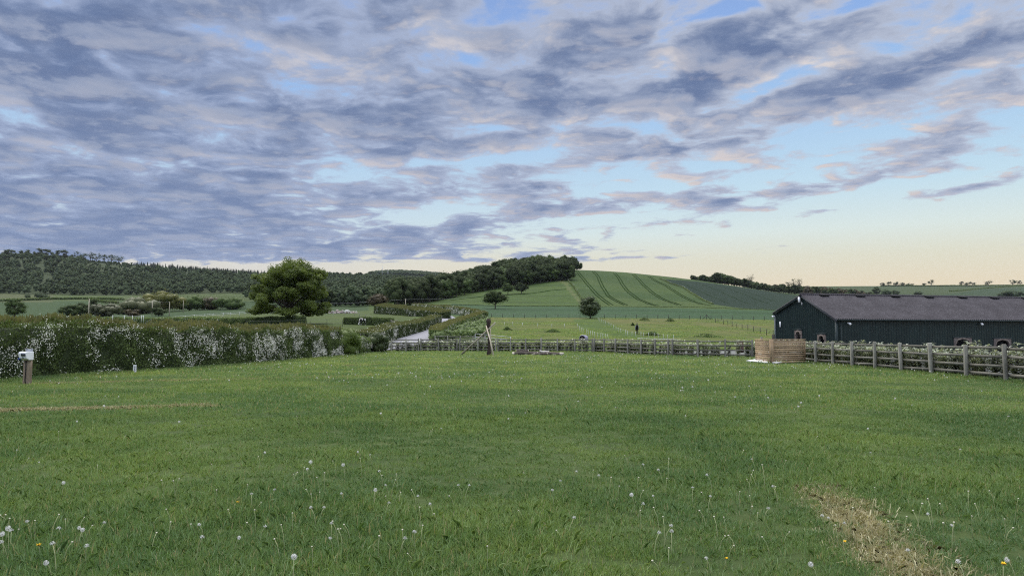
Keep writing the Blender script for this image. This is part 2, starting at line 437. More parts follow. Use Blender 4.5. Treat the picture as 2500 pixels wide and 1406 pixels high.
# the hill
hill = (GY >= 395) & (GY < 1000) & (GPX > 880)
bound = np.interp(GPY, [655, 680, 692, 702, 715, 728, 742, 752], [1380, 1386, 1394, 1402, 1412, 1424, 1436, 1446])
tx = GPX - bound
setc(hill & (tx <= 0), (.050, .084, .023))
setc(hill & (tx <= 0), (.036, .062, .020), sstep(.5, .62, fbm(GX / 60, GY / 7, 3)) * .8)
setc(hill & (tx > 0), (.038, .068, .022))
setc(hill & (tx > 0), (.054, .086, .026), sstep(.46, .62, fbm(GX / 50 + GY / 90, GY / 60, 3)) * .6)
setc(hill & (tx > 0) & (GY < 470), (.062, .092, .030), .5)
DARK = [(1612, 681), (1700, 687), (1800, 700), (1905, 716), (1965, 724), (1960, 745), (1890, 758), (1805, 752), (1742, 743), (1710, 729), (1688, 716), (1668, 702), (1636, 692)]
setc(inpoly(GPX, GPY, DARK) & hill, (.014, .029, .018))
setc(inpoly(GPX, GPY, [(1367, 683), (1386, 690), (1393, 704), (1408, 722), (1428, 744), (1416, 744), (1398, 722), (1384, 706), (1378, 692), (1355, 687)]) & hill, (.085, .105, .042), .85)
# far fields right and left
rf = (GY > 940) & (GPX > 1850)
setc(rf, (.046, .066, .030)); setc(rf & (GPY > 716), (.04, .06, .028))
setc(rf & inpoly(GPX, GPY, [(2290, 722), (2400, 706), (2700, 694), (2700, 730), (2290, 730)]), (.034, .056, .030))
lf = (GY > 300) & (GPX < 900)
setc(lf, (.036, .064, .026))
setc(lf & (GPY < 735), (.056, .082, .030)); setc(lf & (GPX < 130) & (GPY < 738), (.064, .080, .036))
lf2 = (GY > 140) & (GY < 300) & (GPX < 1010)
setc(lf2, (.062, .088, .030)); setc(lf2, (.05, .075, .025), sstep(.5, .62, N1) * .5)
setc((GY > 72) & (GY <= 140) & (GPX < 1000), (.055, .078, .025))
wood = (GY > 905) & (GPX < 1420); setc(wood, (.03, .045, .018))
# near field: worn strip, dry lines
nf = GY < 72
setc(nf, (.24, .19, .115), worn_mask(GX, GY) * .8)
setc(nf, (.30, .28, .15), line_mask(GX, GY) * .8)

idx = np.arange(n_r * n_c).reshape(n_r, n_c)
Q = np.stack([idx[:-1, :-1], idx[:-1, 1:], idx[1:, 1:], idx[1:, :-1]], -1).reshape(-1, 4)

def attr_color(nt, name):
    n = nt.new('ShaderNodeAttribute'); n.attribute_name = name; return n.outputs['Color']
def mat_base(name):
    m = bpy.data.materials.new(name); m.use_nodes = True; nt = NT(m.node_tree)
    b = m.node_tree.nodes['Principled BSDF']; b.inputs['Roughness'].default_value = .8
    b.inputs['Specular IOR Level'].default_value = .25
    return m, nt, b

mg, t, b = mat_base('field_ground')
geo = t.new('ShaderNodeNewGeometry'); P = geo.outputs['Position']
c = attr_color(t, 'field')
n1 = t.noise(P, .35, 6, .65); n2 = t.noise(P, 6., 5, .7); n3 = t.noise(P, .03, 4, .6)
c = t.mix(t.mapr(n1, .3, .7), t.mix(1., c, (.72, .76, .72), 'MULTIPLY'), t.mix(1., c, (1.22, 1.16, 1.05), 'MULTIPLY'))
c = t.mix(t.mapr(n3, .35, .65, 0., .35), c, t.mix(1., c, (1.3, 1.1, 1.1), 'MULTIPLY'))
c = t.mix(t.mapr(n2, .35, .65, .0, .5), c, t.mix(1., c, (.6, .66, .6), 'MULTIPLY'))
t.L.new(c, b.inputs['Base Color']); b.inputs['Roughness'].default_value = .95; b.inputs['Specular IOR Level'].default_value = .1
bp = t.new('ShaderNodeBump'); bp.inputs['Strength'].default_value = .6; bp.inputs['Distance'].default_value = .25
t.L.new(t.math('ADD', n1, t.math('MULTIPLY', n2, .3)), bp.inputs['Height']); t.L.new(bp.outputs[0], b.inputs['Normal'])
me = mesh_np('ground', np.stack([GX, GY, GZ], -1).reshape(-1, 3), [Q], mg, smooth=True)
ca = me.attributes.new('field', 'FLOAT_COLOR', 'POINT')
ca.data.foreach_set('color', np.concatenate([gcol, np.ones((n_r, n_c, 1))], -1).astype(np.float32).ravel())
tag(obj('ground', me), kind='structure')

def ribbon(pts, width, lift=.03, n=6):
    """flat strip draped over the ground along world points"""
    pts = [np.asarray(p, float) for p in pts]; out = []
    for a, b_ in zip(pts[:-1], pts[1:]):
        for k in range(n): out.append(a + (b_ - a) * k / n)
    out.append(pts[-1]); out = np.array(out); V = []
    for i, p in enumerate(out):
        d = out[min(i + 1, len(out) - 1)] - out[max(i - 1, 0)]; d[2] = 0; d /= np.linalg.norm(d) + 1e-9
        s = np.array([-d[1], d[0], 0])
        for k in (-1, 1):
            q = p + s * k * width / 2; V.append([q[0], q[1], g1(q[0], q[1]) + lift])
    m = len(out)
    return np.array(V), np.array([[2 * i, 2 * i + 1, 2 * i + 3, 2 * i + 2] for i in range(m - 1)])

# lane beyond the fence
LANE = [gpx(520, 42), gpx(740, 58), gpx(900, 75), gpx(958, 82), gpx(1004, 92), gpx(1030, 103), gpx(1043, 116), gpx(1060, 135), gpx(1080, 160), gpx(1094, 184), gpx(1085, 205), gpx(1045, 226), gpx(990, 250)]
ml, t, b = mat_base('lane_asphalt')
geo = t.new('ShaderNodeNewGeometry')
c = t.mix(t.noise(geo.outputs['Position'], 1.2, 6, .7), (.17, .17, .19), (.26, .26, .285)); t.L.new(c, b.inputs['Base Color'])
V, Q = ribbon(LANE, 4.4, .06)
tag(obj('road', mesh_np('road', V, [Q], ml)), kind='structure')
# hard yard between the fence and the barn
my, t, b = mat_base('yard_concrete')
geo = t.new('ShaderNodeNewGeometry')
t.L.new(t.mix(t.noise(geo.outputs['Position'], .8, 6, .7), (.095, .10, .09), (.17, .175, .165)), b.inputs['Base Color'])
yd = [(10.6, 68.5), (19.3, 56), (19.3, 22), (46, 22), (60, 50), (50, 68), (30, 72), (18, 76)]
YV = np.array([(x, y, max(g1(x, y), 0) + .03) for x, y in yd]); c0 = YV.mean(0)
tag(obj('yard', mesh_np('yard', np.vstack([YV, c0]), [np.array([[i, (i + 1) % 8, 8] for i in range(8)])], my)), kind='structure')
# wheel tracks in the crops, coloured dark to stand in for their shadow
mt, t, b = mat_base('crop_track'); b.inputs['Base Color'].default_value = (.022, .040, .014, 1); b.inputs['Specular IOR Level'].default_value = 0; b.inputs['Roughness'].default_value = 1
TR = [[(1401, 659), (1413, 671), (1427, 689), (1441, 705), (1453, 719), (1470, 733), (1488, 745)],
      [(1446, 663), (1458, 677), (1467, 699), (1481, 722), (1498, 733), (1524, 745)],
      [(1497, 667), (1510, 682), (1521, 701), (1535, 716), (1555, 731), (1581, 742), (1601, 747)],
      [(1544, 671), (1558, 684), (1575, 702), (1595, 719), (1620, 733), (1655, 745)],
      [(1581, 675), (1601, 688), (1626, 699), (1649, 715), (1677, 731), (1706, 742), (1735, 747)]]
allV, allQ, nn = [], [], 0
for tr in TR:
    for off in (0, 7):
        pts = [hit(a + off * (.75 + .25 * (k / 3)), b_, 380) for k, (a, b_) in enumerate(tr)]
        V, Q = ribbon(pts, .80, .22, 8); allV.append(V); allQ.append(Q + nn); nn += len(V)
for tr in ([(1100, 733), (1185, 723), (1259, 718), (1299, 716), (1345, 709), (1382, 706)],):
    V, Q = ribbon([hit(a, b_, 380) for a, b_ in tr], 2.2, .12, 8); allV.append(V); allQ.append(Q + nn); nn += len(V)
for tr in ([(1700, 690), (1760, 712), (1830, 742)], [(1745, 695), (1810, 716), (1880, 742)], [(1790, 703), (1850, 722), (1900, 738)], [(1650, 687), (1700, 707), (1780, 741)]):
    V, Q = ribbon([hit(a, b_, 380) for a, b_ in tr], .6, .10, 6); allV.append(V); allQ.append(Q + nn); nn += len(V)
tag(obj('crop_tracks', mesh_np('crop_tracks', np.vstack(allV), [np.vstack(allQ)], mt)), kind='structure')
# ------------------------------------------------------------ foliage helpers
def foliage(name, c1, c2, trans=.30, rough=.55, spec=.25, patch=.5, pscale=.6, hue=None):
    """leaf material: every leaf its own tone between c1 and c2, plus broad patches"""
    m = bpy.data.materials.new(name); m.use_nodes = True; t = NT(m.node_tree)
    b = t.N['Principled BSDF']; b.inputs['Roughness'].default_value = rough; b.inputs['Specular IOR Level'].default_value = spec
    g = t.new('ShaderNodeNewGeometry'); oi = t.new('ShaderNodeObjectInfo')
    n = t.noise(g.outputs['Position'], pscale, 4, .6)
    f = t.math('ADD', t.math('MULTIPLY', g.outputs['Random Per Island'], 1 - patch), t.math('MULTIPLY', t.mapr(n, .3, .7), patch))
    c = t.mix(f, c1, c2)
    v = t.mapr(oi.outputs['Random'], 0., 1., .72, 1.28, 'LINEAR')
    c = t.vmath('SCALE', c, v)
    t.L.new(c, b.inputs['Base Color'])
    tr = t.new('ShaderNodeBsdfTranslucent'); t.L.new(t.mix(1., c, (1.1, 1.15, .6), 'MULTIPLY'), tr.inputs[0])
    mx = t.new('ShaderNodeMixShader'); mx.inputs[0].default_value = trans
    t.L.new(b.outputs[0], mx.inputs[1]); t.L.new(tr.outputs[0], mx.inputs[2])
    t.L.new(mx.outputs[0], t.N['Material Output'].inputs[0]); return m

def rnd_unit(n, r):
    v = r.normal(size=(n, 3)); return v / np.linalg.norm(v, axis=1, keepdims=True)
def cards(P, size, r, nrm=None, bias=.6, aspect=.6, droop=0.):
    """diamond leaves at points P; nrm biases which way they face"""
    n = len(P); size = np.broadcast_to(size, (n,)) * r.uniform(.7, 1.35, n)
    N = rnd_unit(n, r)
    if nrm is not None: N = N * (1 - bias) + nrm * bias
    N /= np.linalg.norm(N, axis=1, keepdims=True) + 1e-9
    A = rnd_unit(n, r); A[:, 2] -= droop; A -= N * (A * N).sum(1, keepdims=True); A /= np.linalg.norm(A, axis=1, keepdims=True) + 1e-9
    B = np.cross(N, A)
    s = size[:, None] * .5; k = aspect
    V = np.stack([P - A * s, P + B * s * k + A * s * .1, P + A * s, P - B * s * k + A * s * .1], 1).reshape(-1, 3)
    Q = np.arange(4 * n).reshape(n, 4)
    return V, Q
def crown_points(n, clumps, radii, r, flat=.75, shell=.45):
    """points in clumps; returns points and outward directions"""
    k = len(clumps); wgt = radii ** 2; i = r.choice(k, n, p=wgt / wgt.sum())
    d = rnd_unit(n, r); rad = (shell + (1 - shell) * r.random(n) ** .5)
    off = d * (rad * radii[i])[:, None]; off[:, 2] *= flat
    return clumps[i] + off, d
def ico(sub):
    bm = bmesh.new(); bmesh.ops.create_icosphere(bm, subdivisions=sub, radius=1)
    V = np.array([v.co[:] for v in bm.verts]); T = np.array([[v.index for v in f.verts] for f in bm.faces]); bm.free(); return V, T
ICO1 = ico(1); ICO2 = ico(2); ICO3 = ico(3)

def make_crown(h, w, n, leaf, r, nclump=26, base=.28, top_pow=1.0, flat=.7, core=.55, lumps=.22):
    """crown of a free-standing tree of total height h and crown width w; returns V,Q,T and clump centres"""
    zc = h * (base + 1) / 2; rz = h * (1 - base) / 2; rx = w / 2
    cl = rnd_unit(nclump, r) * (r.uniform(.45, .82, nclump) ** .8)[:, None]
    cl[:, 2] = np.where(cl[:, 2] < -.55, -.55 + .1 * r.random(nclump), cl[:, 2])
    cen = cl * [rx, rx, rz] + [0, 0, zc]
    rad = r.uniform(.7, 1.3, nclump) * lumps * w
    P, d = crown_points(n, cen, rad, r, flat)
    P[:, 2] = np.maximum(P[:, 2], h * base * .8 + .05 * h * r.random(len(P)))
    V, Q = cards(P, leaf, r, d * [1, 1, .6] + [0, 0, .55], .55)
    T = np.zeros((0, 3), int)
    if core > 0:                                     # the dense leaf mass inside
        for c, q in zip(cen, rad):
            cv = ICO1[0] * q * core * [1, 1, flat] * r.uniform(.85, 1.15, (len(ICO1[0]), 1)) + c
            T = np.vstack([T, ICO1[1] + len(V)]); V = np.vstack([V, cv])
    return V, Q, T, cen
def make_trunk(h, w, cen, r, base=.28, rad=None, limbs=8):
    mb = MB(); rad = rad or .028 * h + .02 * w * .3
    top = h * .62; pts = [[0, 0, -.25], [0, 0, .02 * h], [.01 * w, 0, h * base], [.02 * w, .01 * w, h * .45], [0, 0, top]]
    mb.tube(pts, [rad * 1.5, rad * 1.15, rad * .9, rad * .6, rad * .2], 8)
    for c in cen[r.permutation(len(cen))[:limbs]]:
        z0 = h * r.uniform(base * .9, .5); p0 = np.array([0.01 * w, 0, z0]); mid = p0 * .45 + np.array(c) * .55 + [0, 0, -.04 * h]
        mb.tube([p0, mid, c], [rad * .5, rad * .3, rad * .07], 5, cap=False)
    return mb
bark, t, b = mat_base('bark')
geo = t.new('ShaderNodeNewGeometry'); t.L.new(t.mix(t.noise(geo.outputs['Position'], 3., 6, .7), (.045, .036, .026), (.13, .11, .085)), b.inputs['Base Color'])

M_OAK = foliage('oak_leaves', (.050, .080, .015), (.130, .165, .031), .36, pscale=.35)
M_TREE = foliage('tree_leaves', (.030, .052, .015), (.066, .096, .028), .22, rough=.7, spec=.12, pscale=.3)
M_WOOD = foliage('wood_leaves', (.028, .042, .017), (.052, .068, .027), .15, patch=.7, rough=.8, spec=.08, pscale=.12)
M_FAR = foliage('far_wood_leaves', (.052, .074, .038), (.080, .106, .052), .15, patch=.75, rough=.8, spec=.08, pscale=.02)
M_CON = foliage('conifer_needles', (.016, .026, .014), (.030, .044, .022), .1)
M_COPPER = foliage('brownish_leaves', (.050, .042, .020), (.105, .082, .040), .25)
M_OLIVE = foliage('olive_leaves', (.070, .078, .016), (.150, .150, .036), .3, pscale=.2)
M_PALE = foliage('willow_leaves', (.072, .082, .036), (.120, .130, .060), .25)

def crown_mesh(name, mat, *a, **k):
    V, Q, T, cen = make_crown(*a, **k)
    return mesh_np(name, V, [Q, T] if len(T) else [Q], mat), cen
def tree(name, loc, h, w, mat, label, n=900, leaf=.5, group=None, seed=None, cat='tree', base=.28, limbs=7, **k):
    r = np.random.default_rng(seed if seed is not None else int(abs(loc[0] * 7 + loc[1])))
    rt = empty(name, loc, r.uniform(0, 6.28)); tag(rt, label, cat, group)
    me, cen = crown_mesh('crown', mat, h, w, n, leaf, r, base=base, **k)
    obj('crown', me, rt)
    make_trunk(h, w, cen, r, base, limbs=limbs).build('trunk', bark, rt)
    return rt
def copy_tree(o, parent=None):
    c = o.copy(); C.objects.link(c); c.parent = parent
    for ch in [q for q in bpy.data.objects if q.parent == o]: copy_tree(ch, c)
    return c
def copy_thing(o, kids, loc, rz=0., s=1., label=None):
    """copy of a thing and of its listed parts"""
    c = o.copy(); C.objects.link(c); c.location = loc; c.rotation_euler = (0, 0, rz); c.scale = (s, s, s) if np.isscalar(s) else s
    if label: c['label'] = label
    for k in kids:
        q = k.copy(); C.objects.link(q); q.parent = c
    return c

# instances for stuff (grass, far wood): one object, sources kept in a collection of their own
def scatter(name, P, kind, scale, rot, sources, **tags):
    col = bpy.data.collections.new(name + '_sources')
    for i, (sn, me) in enumerate(sources):
        o = bpy.data.objects.new('%s_%02d' % (sn, i), me); col.objects.link(o)
    me = bpy.data.meshes.new(name); me.vertices.add(len(P)); me.vertices.foreach_set('co', np.asarray(P, np.float32).ravel())
    a = me.attributes.new('kind', 'INT', 'POINT'); a.data.foreach_set('value', np.asarray(kind, np.int32))
    a = me.attributes.new('size', 'FLOAT_VECTOR', 'POINT'); a.data.foreach_set('vector', np.asarray(scale, np.float32).ravel())
    a = me.attributes.new('turn', 'FLOAT_VECTOR', 'POINT'); a.data.foreach_set('vector', np.asarray(rot, np.float32).ravel())
    o = obj(name, me); tag(o, kind='stuff', **tags)
    g = bpy.data.node_groups.new(name, 'GeometryNodeTree')
    g.interface.new_socket('Geometry', in_out='INPUT', socket_type='NodeSocketGeometry')
    g.interface.new_socket('Geometry', in_out='OUTPUT', socket_type='NodeSocketGeometry')
    n = NT(g); gi = n.new('NodeGroupInput'); go = n.new('NodeGroupOutput')
    ci = n.new('GeometryNodeCollectionInfo'); ci.inputs['Collection'].default_value = col
    ci.inputs['Separate Children'].default_value = True; ci.inputs['Reset Children'].default_value = True
    ip = n.new('GeometryNodeInstanceOnPoints'); ip.inputs['Pick Instance'].default_value = True
    def na(nm, typ):
        q = n.new('GeometryNodeInputNamedAttribute', data_type=typ); q.inputs['Name'].default_value = nm
        return q.outputs['Attribute']
    n.L.new(gi.outputs[0], ip.inputs['Points']); n.L.new(ci.outputs[0], ip.inputs['Instance'])
    n.L.new(na('kind', 'INT'), ip.inputs['Instance Index']); n.L.new(na('size', 'FLOAT_VECTOR'), ip.inputs['Scale'])
    e2r = n.new('FunctionNodeEulerToRotation'); n.L.new(na('turn', 'FLOAT_VECTOR'), e2r.inputs[0]); n.L.new(e2r.outputs[0], ip.inputs['Rotation'])
    n.L.new(ip.outputs[0], go.inputs[0])
    md = o.modifiers.new('scatter', 'NODES'); md.node_group = g
    return o

# ------------------------------------------------------------ the big oak
def build_oak():
    r = np.random.default_rng(5)
    h, w = 13.7, 15.6
    Y = 150.; base = gpx(702, Y); rt = empty('oak_tree', base, 0.0)
    tag(rt, 'large spreading oak in fresh leaf standing alone behind the left hedge', 'tree')
    # limbs first, then leaf clumps carried at and around their ends
    tips = []; mb = MB()
    mb.tube([[0, 0, -.3], [0, 0, .3], [.1, 0, 1.6], [.15, .1, 3.2], [.2, 0, 5.2]], [.95, .68, .55, .5, .40], 10)
    nl = 40
    for k in range(nl):
        a = k * 2.399 + r.uniform(-.3, .3); z0 = 1.9 + 3.3 * (k / nl); elv = [-.10, 1.40][0] + 1.5 * (k / nl) ** 1.1 + r.uniform(-.12, .12)
        zc = 3.4; R_ = 1.0
        # reach of the crown in that direction: a broad dome, a little wider low on the left
        ex = w / 2 * 1.04 * math.cos(elv) ** .8 * (1.02 if math.cos(a) < 0 else .96); ez = h - 4.6
        end = np.array([.9 * math.cos(elv) * 0 + math.cos(a) * ex * r.uniform(.78, .95), math.sin(a) * ex * .9 * r.uniform(.78, .95), 4.2 + math.sin(max(elv, -.1)) * (ez - .1) * r.uniform(.86, .97) - (1.1 if elv < .2 else 0)])
        end[0] += .75 * max(0, math.sin(elv)) * 1.4
        p0 = np.array([.15, 0, z0]); mid = p0 * .5 + end * .5 + [0, 0, .7]
        mb.tube([p0, mid, end], [.26, .15, .04], 6, cap=False); tips += [end, mid * .35 + end * .65, mid * .75 + end * .25]
        for q in range(3):
            e2 = end * .8 + mid * .2 + r.normal(size=3) * [1.3, 1.3, .8]; mb.tube([mid * .5 + end * .5, e2], [.09, .02], 5, cap=False); tips.append(e2)
    tips = np.array(tips)
    rad = r.uniform(.8, 1.7, len(tips))
    n = 64000
    P, d = crown_points(n, tips, rad, r, .6, .15)
    # the thin top lets the sky through
    keep = r.random(n) < np.where(P[:, 2] > 11.4, .45, 1.0); keep &= P[:, 2] > 1.7 + .5 * r.random(n)
    P, d = P[keep], d[keep]
    V, Q = cards(P, .34, r, d * [1, 1, .5] + [0, 0, .6], .5)
    T = np.zeros((0, 3), int)
    for c, q in zip(tips, rad):
        if c[2] > 9.8: continue
        cv = ICO1[0] * q * .52 * [1, 1, .6] * r.uniform(.8, 1.2, (len(ICO1[0]), 1)) + c
        T = np.vstack([T, ICO1[1] + len(V)]); V = np.vstack([V, cv])
    obj('crown', mesh_np('crown', V, [Q, T], M_OAK), rt)
    mb.build('trunk', bark, rt)
build_oak()

# ------------------------------------------------------------ single trees and bushes
def px_tree(name, px, Y, top, wpx, mat, label, n=900, sink=0., **k):
    g = gpx(px, Y); dep = Y * CP + (g[2] - CAMH) * SP
    _, gy, _ = project(*g); h = float(gy - top) * dep / F + sink; w = wpx * dep / F
    g[2] -= sink
    return tree(name, g, h, w, mat, label, n=n, **k)
px_tree('field_tree', 1209, 330, 711, 56, M_TREE, 'dark round-headed tree on a short trunk at the foot of the crop hill', 2600, leaf=.42, base=.24, nclump=34)
h1 = hit(1240, 719, 400); px_tree('field_tree', 1240, h1[1], 691, 31, M_TREE, 'left and lighter of two small trees below the hilltop wood', 1200, leaf=.7, base=.2)
h2 = hit(1273, 717, 400); px_tree('field_tree', 1273, h2[1], 690, 35, M_WOOD, 'right and darker of two small trees below the hilltop wood', 1300, leaf=.7, base=.2)
M_BUSH = foliage('bush_leaves', (.024, .042, .012), (.070, .095, .035), .25, pscale=.8)
px_tree('round_bush', 1441, 209, 724, 58, M_BUSH, 'big round dark bush at the corner of the paddock fence', 5200, cat='bush', leaf=.26, base=.02, nclump=46, lumps=.2, flat=.85)
px_tree('copper_tree', 922, 330, 719, 50, M_COPPER, 'brownish round tree in front of the valley wood', 2200, leaf=.5, base=.1, nclump=34)
px_tree('olive_bush', 36, 300, 727, 48, M_TREE, 'round green bush at the left edge above the hedge', 2400, cat='bush', leaf=.42, base=.04, nclump=34)
px_tree('dark_tree', 204, 360, 737, 40, M_WOOD, 'dark low tree left of a utility pole', 1600, leaf=.5, base=.05)
px_tree('pointed_tree', 228, 370, 726, 20, M_WOOD, 'narrow dark pointed tree right behind a utility pole', 1300, leaf=.5, base=.05)
px_tree('scrub_bush', 178, 340, 745, 60, M_TREE, 'low green bush left of the dark tree', 900, cat='bush', leaf=.45, base=.02)
px_tree('scrub_bush', 258, 330, 744, 76, M_PALE, 'low brownish bush right of the pointed tree', 900, cat='bush', leaf=.45, base=.02)
px_tree('willow_tree', 330, 380, 733, 118, M_PALE, 'wide pale willow scrub left of the yellow-green tree', 2600, leaf=.5, base=.02, nclump=40)
px_tree('yellow_green_tree', 400, 420, 714, 96, M_OLIVE, 'broad yellow-green tree in the left valley', 3000, leaf=.6, base=.08, nclump=40)
px_tree('valley_tree', 462, 440, 722, 84, M_TREE, 'green tree right beside the yellow-green tree', 2000, leaf=.6, base=.04)
px_tree('valley_tree', 512, 450, 727, 80, M_COPPER, 'brown-tinged tree between two green valley trees', 1800, leaf=.6, base=.04)
px_tree('valley_tree', 566, 440, 731, 92, M_TREE, 'green tree nearest the left side of the oak', 1900, leaf=.6, base=.04)
px_tree('blossom_bush', 322, 310, 752, 34, M_COPPER, 'small pinkish bush behind the tape fence', 700, cat='bush', leaf=.35, base=.02)
px_tree('scrub_bush', 388, 320, 750, 40, M_WOOD, 'small dark bush under the yellow-green tree', 700, cat='bush', leaf=.4, base=.02)
for q, (a, ww, tp) in enumerate(((98, 30, 717), (68, 14, 719), (112, 16, 722))):
    h1 = hit(a, 728, 500); px_tree('field_bush', a, h1[1], tp, ww, M_FAR, ['largest dark bush in the left hill pasture', 'small dark bush left of the largest pasture bush', 'small bush right of the largest pasture bush'][q], 500, cat='bush', leaf=.9, base=.02)

# ------------------------------------------------------------ hilltop wood: each tree a thing
def wood_proto(i, mat, h, w, n):
    r = np.random.default_rng(100 + i)
    me, cen = crown_mesh('crown', mat, h, w, n, .75, r, nclump=40, base=.03, lumps=.19, flat=.9, core=.72)
    return me, make_trunk(h, w, cen, r, .14, limbs=5).mesh('trunk', bark)
WP = [wood_proto(i, [M_WOOD, M_WOOD, M_TREE, M_WOOD, M_COPPER, M_TREE][i], 15, 13.5 + i % 3, 2600) for i in range(6)]
def wood_tree(name, p, s, label, group, r, k=None):
    k = int(r.integers(0, 4)) if k is None else k
    rt = empty(name, p, r.uniform(0, 6.28)); rt.scale = (s * r.uniform(.9, 1.12), s * r.uniform(.9, 1.12), s)
    tag(rt, label, 'tree', group); obj('crown', WP[k][0], rt); obj('trunk', WP[k][1], rt); return rt
r = np.random.default_rng(21)
EDGE = [(965, 749), (1020, 742), (1100, 728), (1180, 710), (1260, 698), (1300, 694), (1345, 688), (1385, 684)]
ex = np.array([e[0] for e in EDGE], float); ey = np.array([e[1] for e in EDGE], float)
cnt = 0
for row, dY in enumerate((4, 22, 42, 66, 94, 128, 170, 220)):
    x = 968 + 5 * (row % 3)
    while x < 1388:
        e = hit(x, float(np.interp(x, ex, ey)), 395); Y = e[1] + dY
        ymax = np.interp(x, [960, 1100, 1250, 1390], [800, 860, 800, 772])
        if Y < ymax:
            p = gpx(x + r.uniform(-4, 4), Y + r.uniform(-6, 6))
            s = r.uniform(.8, 1.15) * np.interp(x, [960, 1150, 1300, 1390], [1.0, .95, 1.12, 1.02])
            wood_tree('woodland_tree', p, s, 'leafy tree at the field edge of the hilltop wood' if row == 0 else 'leafy tree inside the hilltop wood', 'trees at the edge of the hilltop wood' if row == 0 else 'trees inside the hilltop wood', r)
            cnt += 1
        x += (11.0 + row * .8) * 590 / max(Y, 400) * r.uniform(.85, 1.2) * 1.25
for a, Y, s in ((1392, 765, .95), (1403, 775, .85), (1411, 770, .62), (1398, 790, 1.0), (1384, 770, 1.15)):
    wood_tree('woodland_tree', gpx(a, Y), s, 'tree at the right end of the hilltop wood against the sky', 'trees at the right end of the hilltop wood', r)
# second wood, right of the hill
for k in range(64):
    x = 1692 + 208 * (k / 63) + r.uniform(-3, 3); Y = np.interp(x, [1690, 1800, 1900], [930, 960, 990]) + r.uniform(-15, 70)
    s = np.interp(x, [1690, 1725, 1755, 1790, 1850, 1900], [.50, .62, 1.0, .86, .74, .66]) * r.uniform(.85, 1.12)
    wood_tree('woodland_tree', gpx(x, Y), s * .92, 'tree in the small wood on the skyline right of the crop hill', 'trees of the small skyline wood', r)
for k in range(60):
    x = 1895 + 235 * (k / 59) + r.uniform(-3, 3); Y = 1000 + r.uniform(-90, 260)
    s = r.uniform(.55, .85) * np.interp(x, [1895, 1950, 2050, 2130], [1., 1.05, .95, .6])
    wood_tree('hedgerow_tree', gpx(x, Y), s, 'tree in the dark belt behind the barn ridge', 'trees in the belt behind the barn', r, k=int(r.integers(0, 5)))
for a, top, wpx, lab in ((1834, 668, 22, 'thin tall tree sticking out of the small skyline wood'), (1926, 682, 14, 'left of three thin trees over the dark belt'), (1940, 678, 16, 'middle of three thin trees over the dark belt'), (1953, 679, 20, 'right of three thin trees over the dark belt')):
    px_tree('thin_tree', a, 1000, top, wpx, M_WOOD, lab, 170, leaf=1.0, base=.45, core=0, nclump=14, limbs=12)
for a, top, wpx, lab in ((2155, 689, 14, 'small tree at the left end of the far field hedge'), (2170, 687, 14, 'dark bushy tree near the left end of the far field hedge'), (2190, 688, 20, 'pair of joined crowns on the far field hedge'), (2206, 690, 16, 'low tree right of the joined crowns on the far hedge'), (2222, 692, 22, 'low wide tree on the far hedge'), (2257, 691, 10, 'small tree just left of the tallest far tree'), (2274, 682, 18, 'tallest tree on the far field skyline'), (2348, 687, 12, 'small open tree left of the bushy pair on the skyline'), (2362, 688, 14, 'grey open half of the bushy pair on the skyline'), (2375, 686, 16, 'dense half of the bushy pair on the skyline'), (2413, 685, 19, 'lone dense dome-shaped tree on the far skyline'), (2473, 682, 19, 'round tree on the skyline near the right edge'), (2490, 684, 13, 'pale bare-looking tree at the right edge of the skyline'), (2512, 683, 16, 'tree on the skyline beyond the right edge')):
    px_tree('skyline_tree', a, 2150, top, wpx, M_WOOD, lab, 230, leaf=1.7, base=.26, nclump=16, core=.35, sink=1.)
for a, Y, top, wpx, lab in ((2140, 1150, 698, 22, 'tall dark tree standing right behind the barn roof'), (2163, 1150, 706, 26, 'grey-green round bush behind the barn roof'), (2186, 1150, 708, 18, 'rounded bush right of the grey-green one behind the roof'), (2240, 1250, 713, 24, 'low scrub bush at the bottom of the far field'), (2470, 1100, 713, 60, 'wide dark bush above the right end of the barn roof')):
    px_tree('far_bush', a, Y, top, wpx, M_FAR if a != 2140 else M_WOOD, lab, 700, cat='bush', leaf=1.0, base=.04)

# ------------------------------------------------------------ far wood: one mass
def far_crown(i, n=260, conifer=False):
    r = np.random.default_rng(300 + i)
    if conifer:
        u = r.random(n) ** .6; a = r.uniform(0, 6.28, n); rad = (u) * 2.4 * r.uniform(.6, 1, n)
        P = np.stack([rad * np.cos(a), rad * np.sin(a), 15 * (1 - u) + .3], 1); d = np.stack([np.cos(a), np.sin(a), .4 + 0 * a], 1)
        V, Q = cards(P, 1.5, r, d, .7); T = np.zeros((0, 3), int)
        cone = np.array([[1.5 * math.cos(k), 1.5 * math.sin(k), .5] for k in np.arange(6) * 1.047] + [[0, 0, 13]])
        T = np.array([[k, (k + 1) % 6, 6] for k in range(6)]) + len(V); V = np.vstack([V, cone])
        return mesh_np('conifer', V, [Q, T], M_CON)
    nc = 12; cen = rnd_unit(nc, r) * r.uniform(.4, .8, (nc, 1)) * [4.6, 4.6, 4.6] + [0, 0, 7.5]; rad = r.uniform(1.6, 2.6, nc)
    P, d = crown_points(n, cen, rad, r, .8, .6); V, Q = cards(P, 1.35, r, d + [0, 0, .5], .5)
    T = np.zeros((0, 3), int)
    for c, q in list(zip(cen, rad)) + [(np.array([0, 0, 5.]), 3.6)]:
        cv = ICO1[0] * q * .82 * r.uniform(.7, 1.15, (len(ICO1[0]), 1)) + c
        T = np.vstack([T, ICO1[1] + len(V)]); V = np.vstack([V, cv])
    return mesh_np('broadleaf', V, [Q, T], [M_FAR, M_WOOD, M_FAR, M_FAR][i % 4])
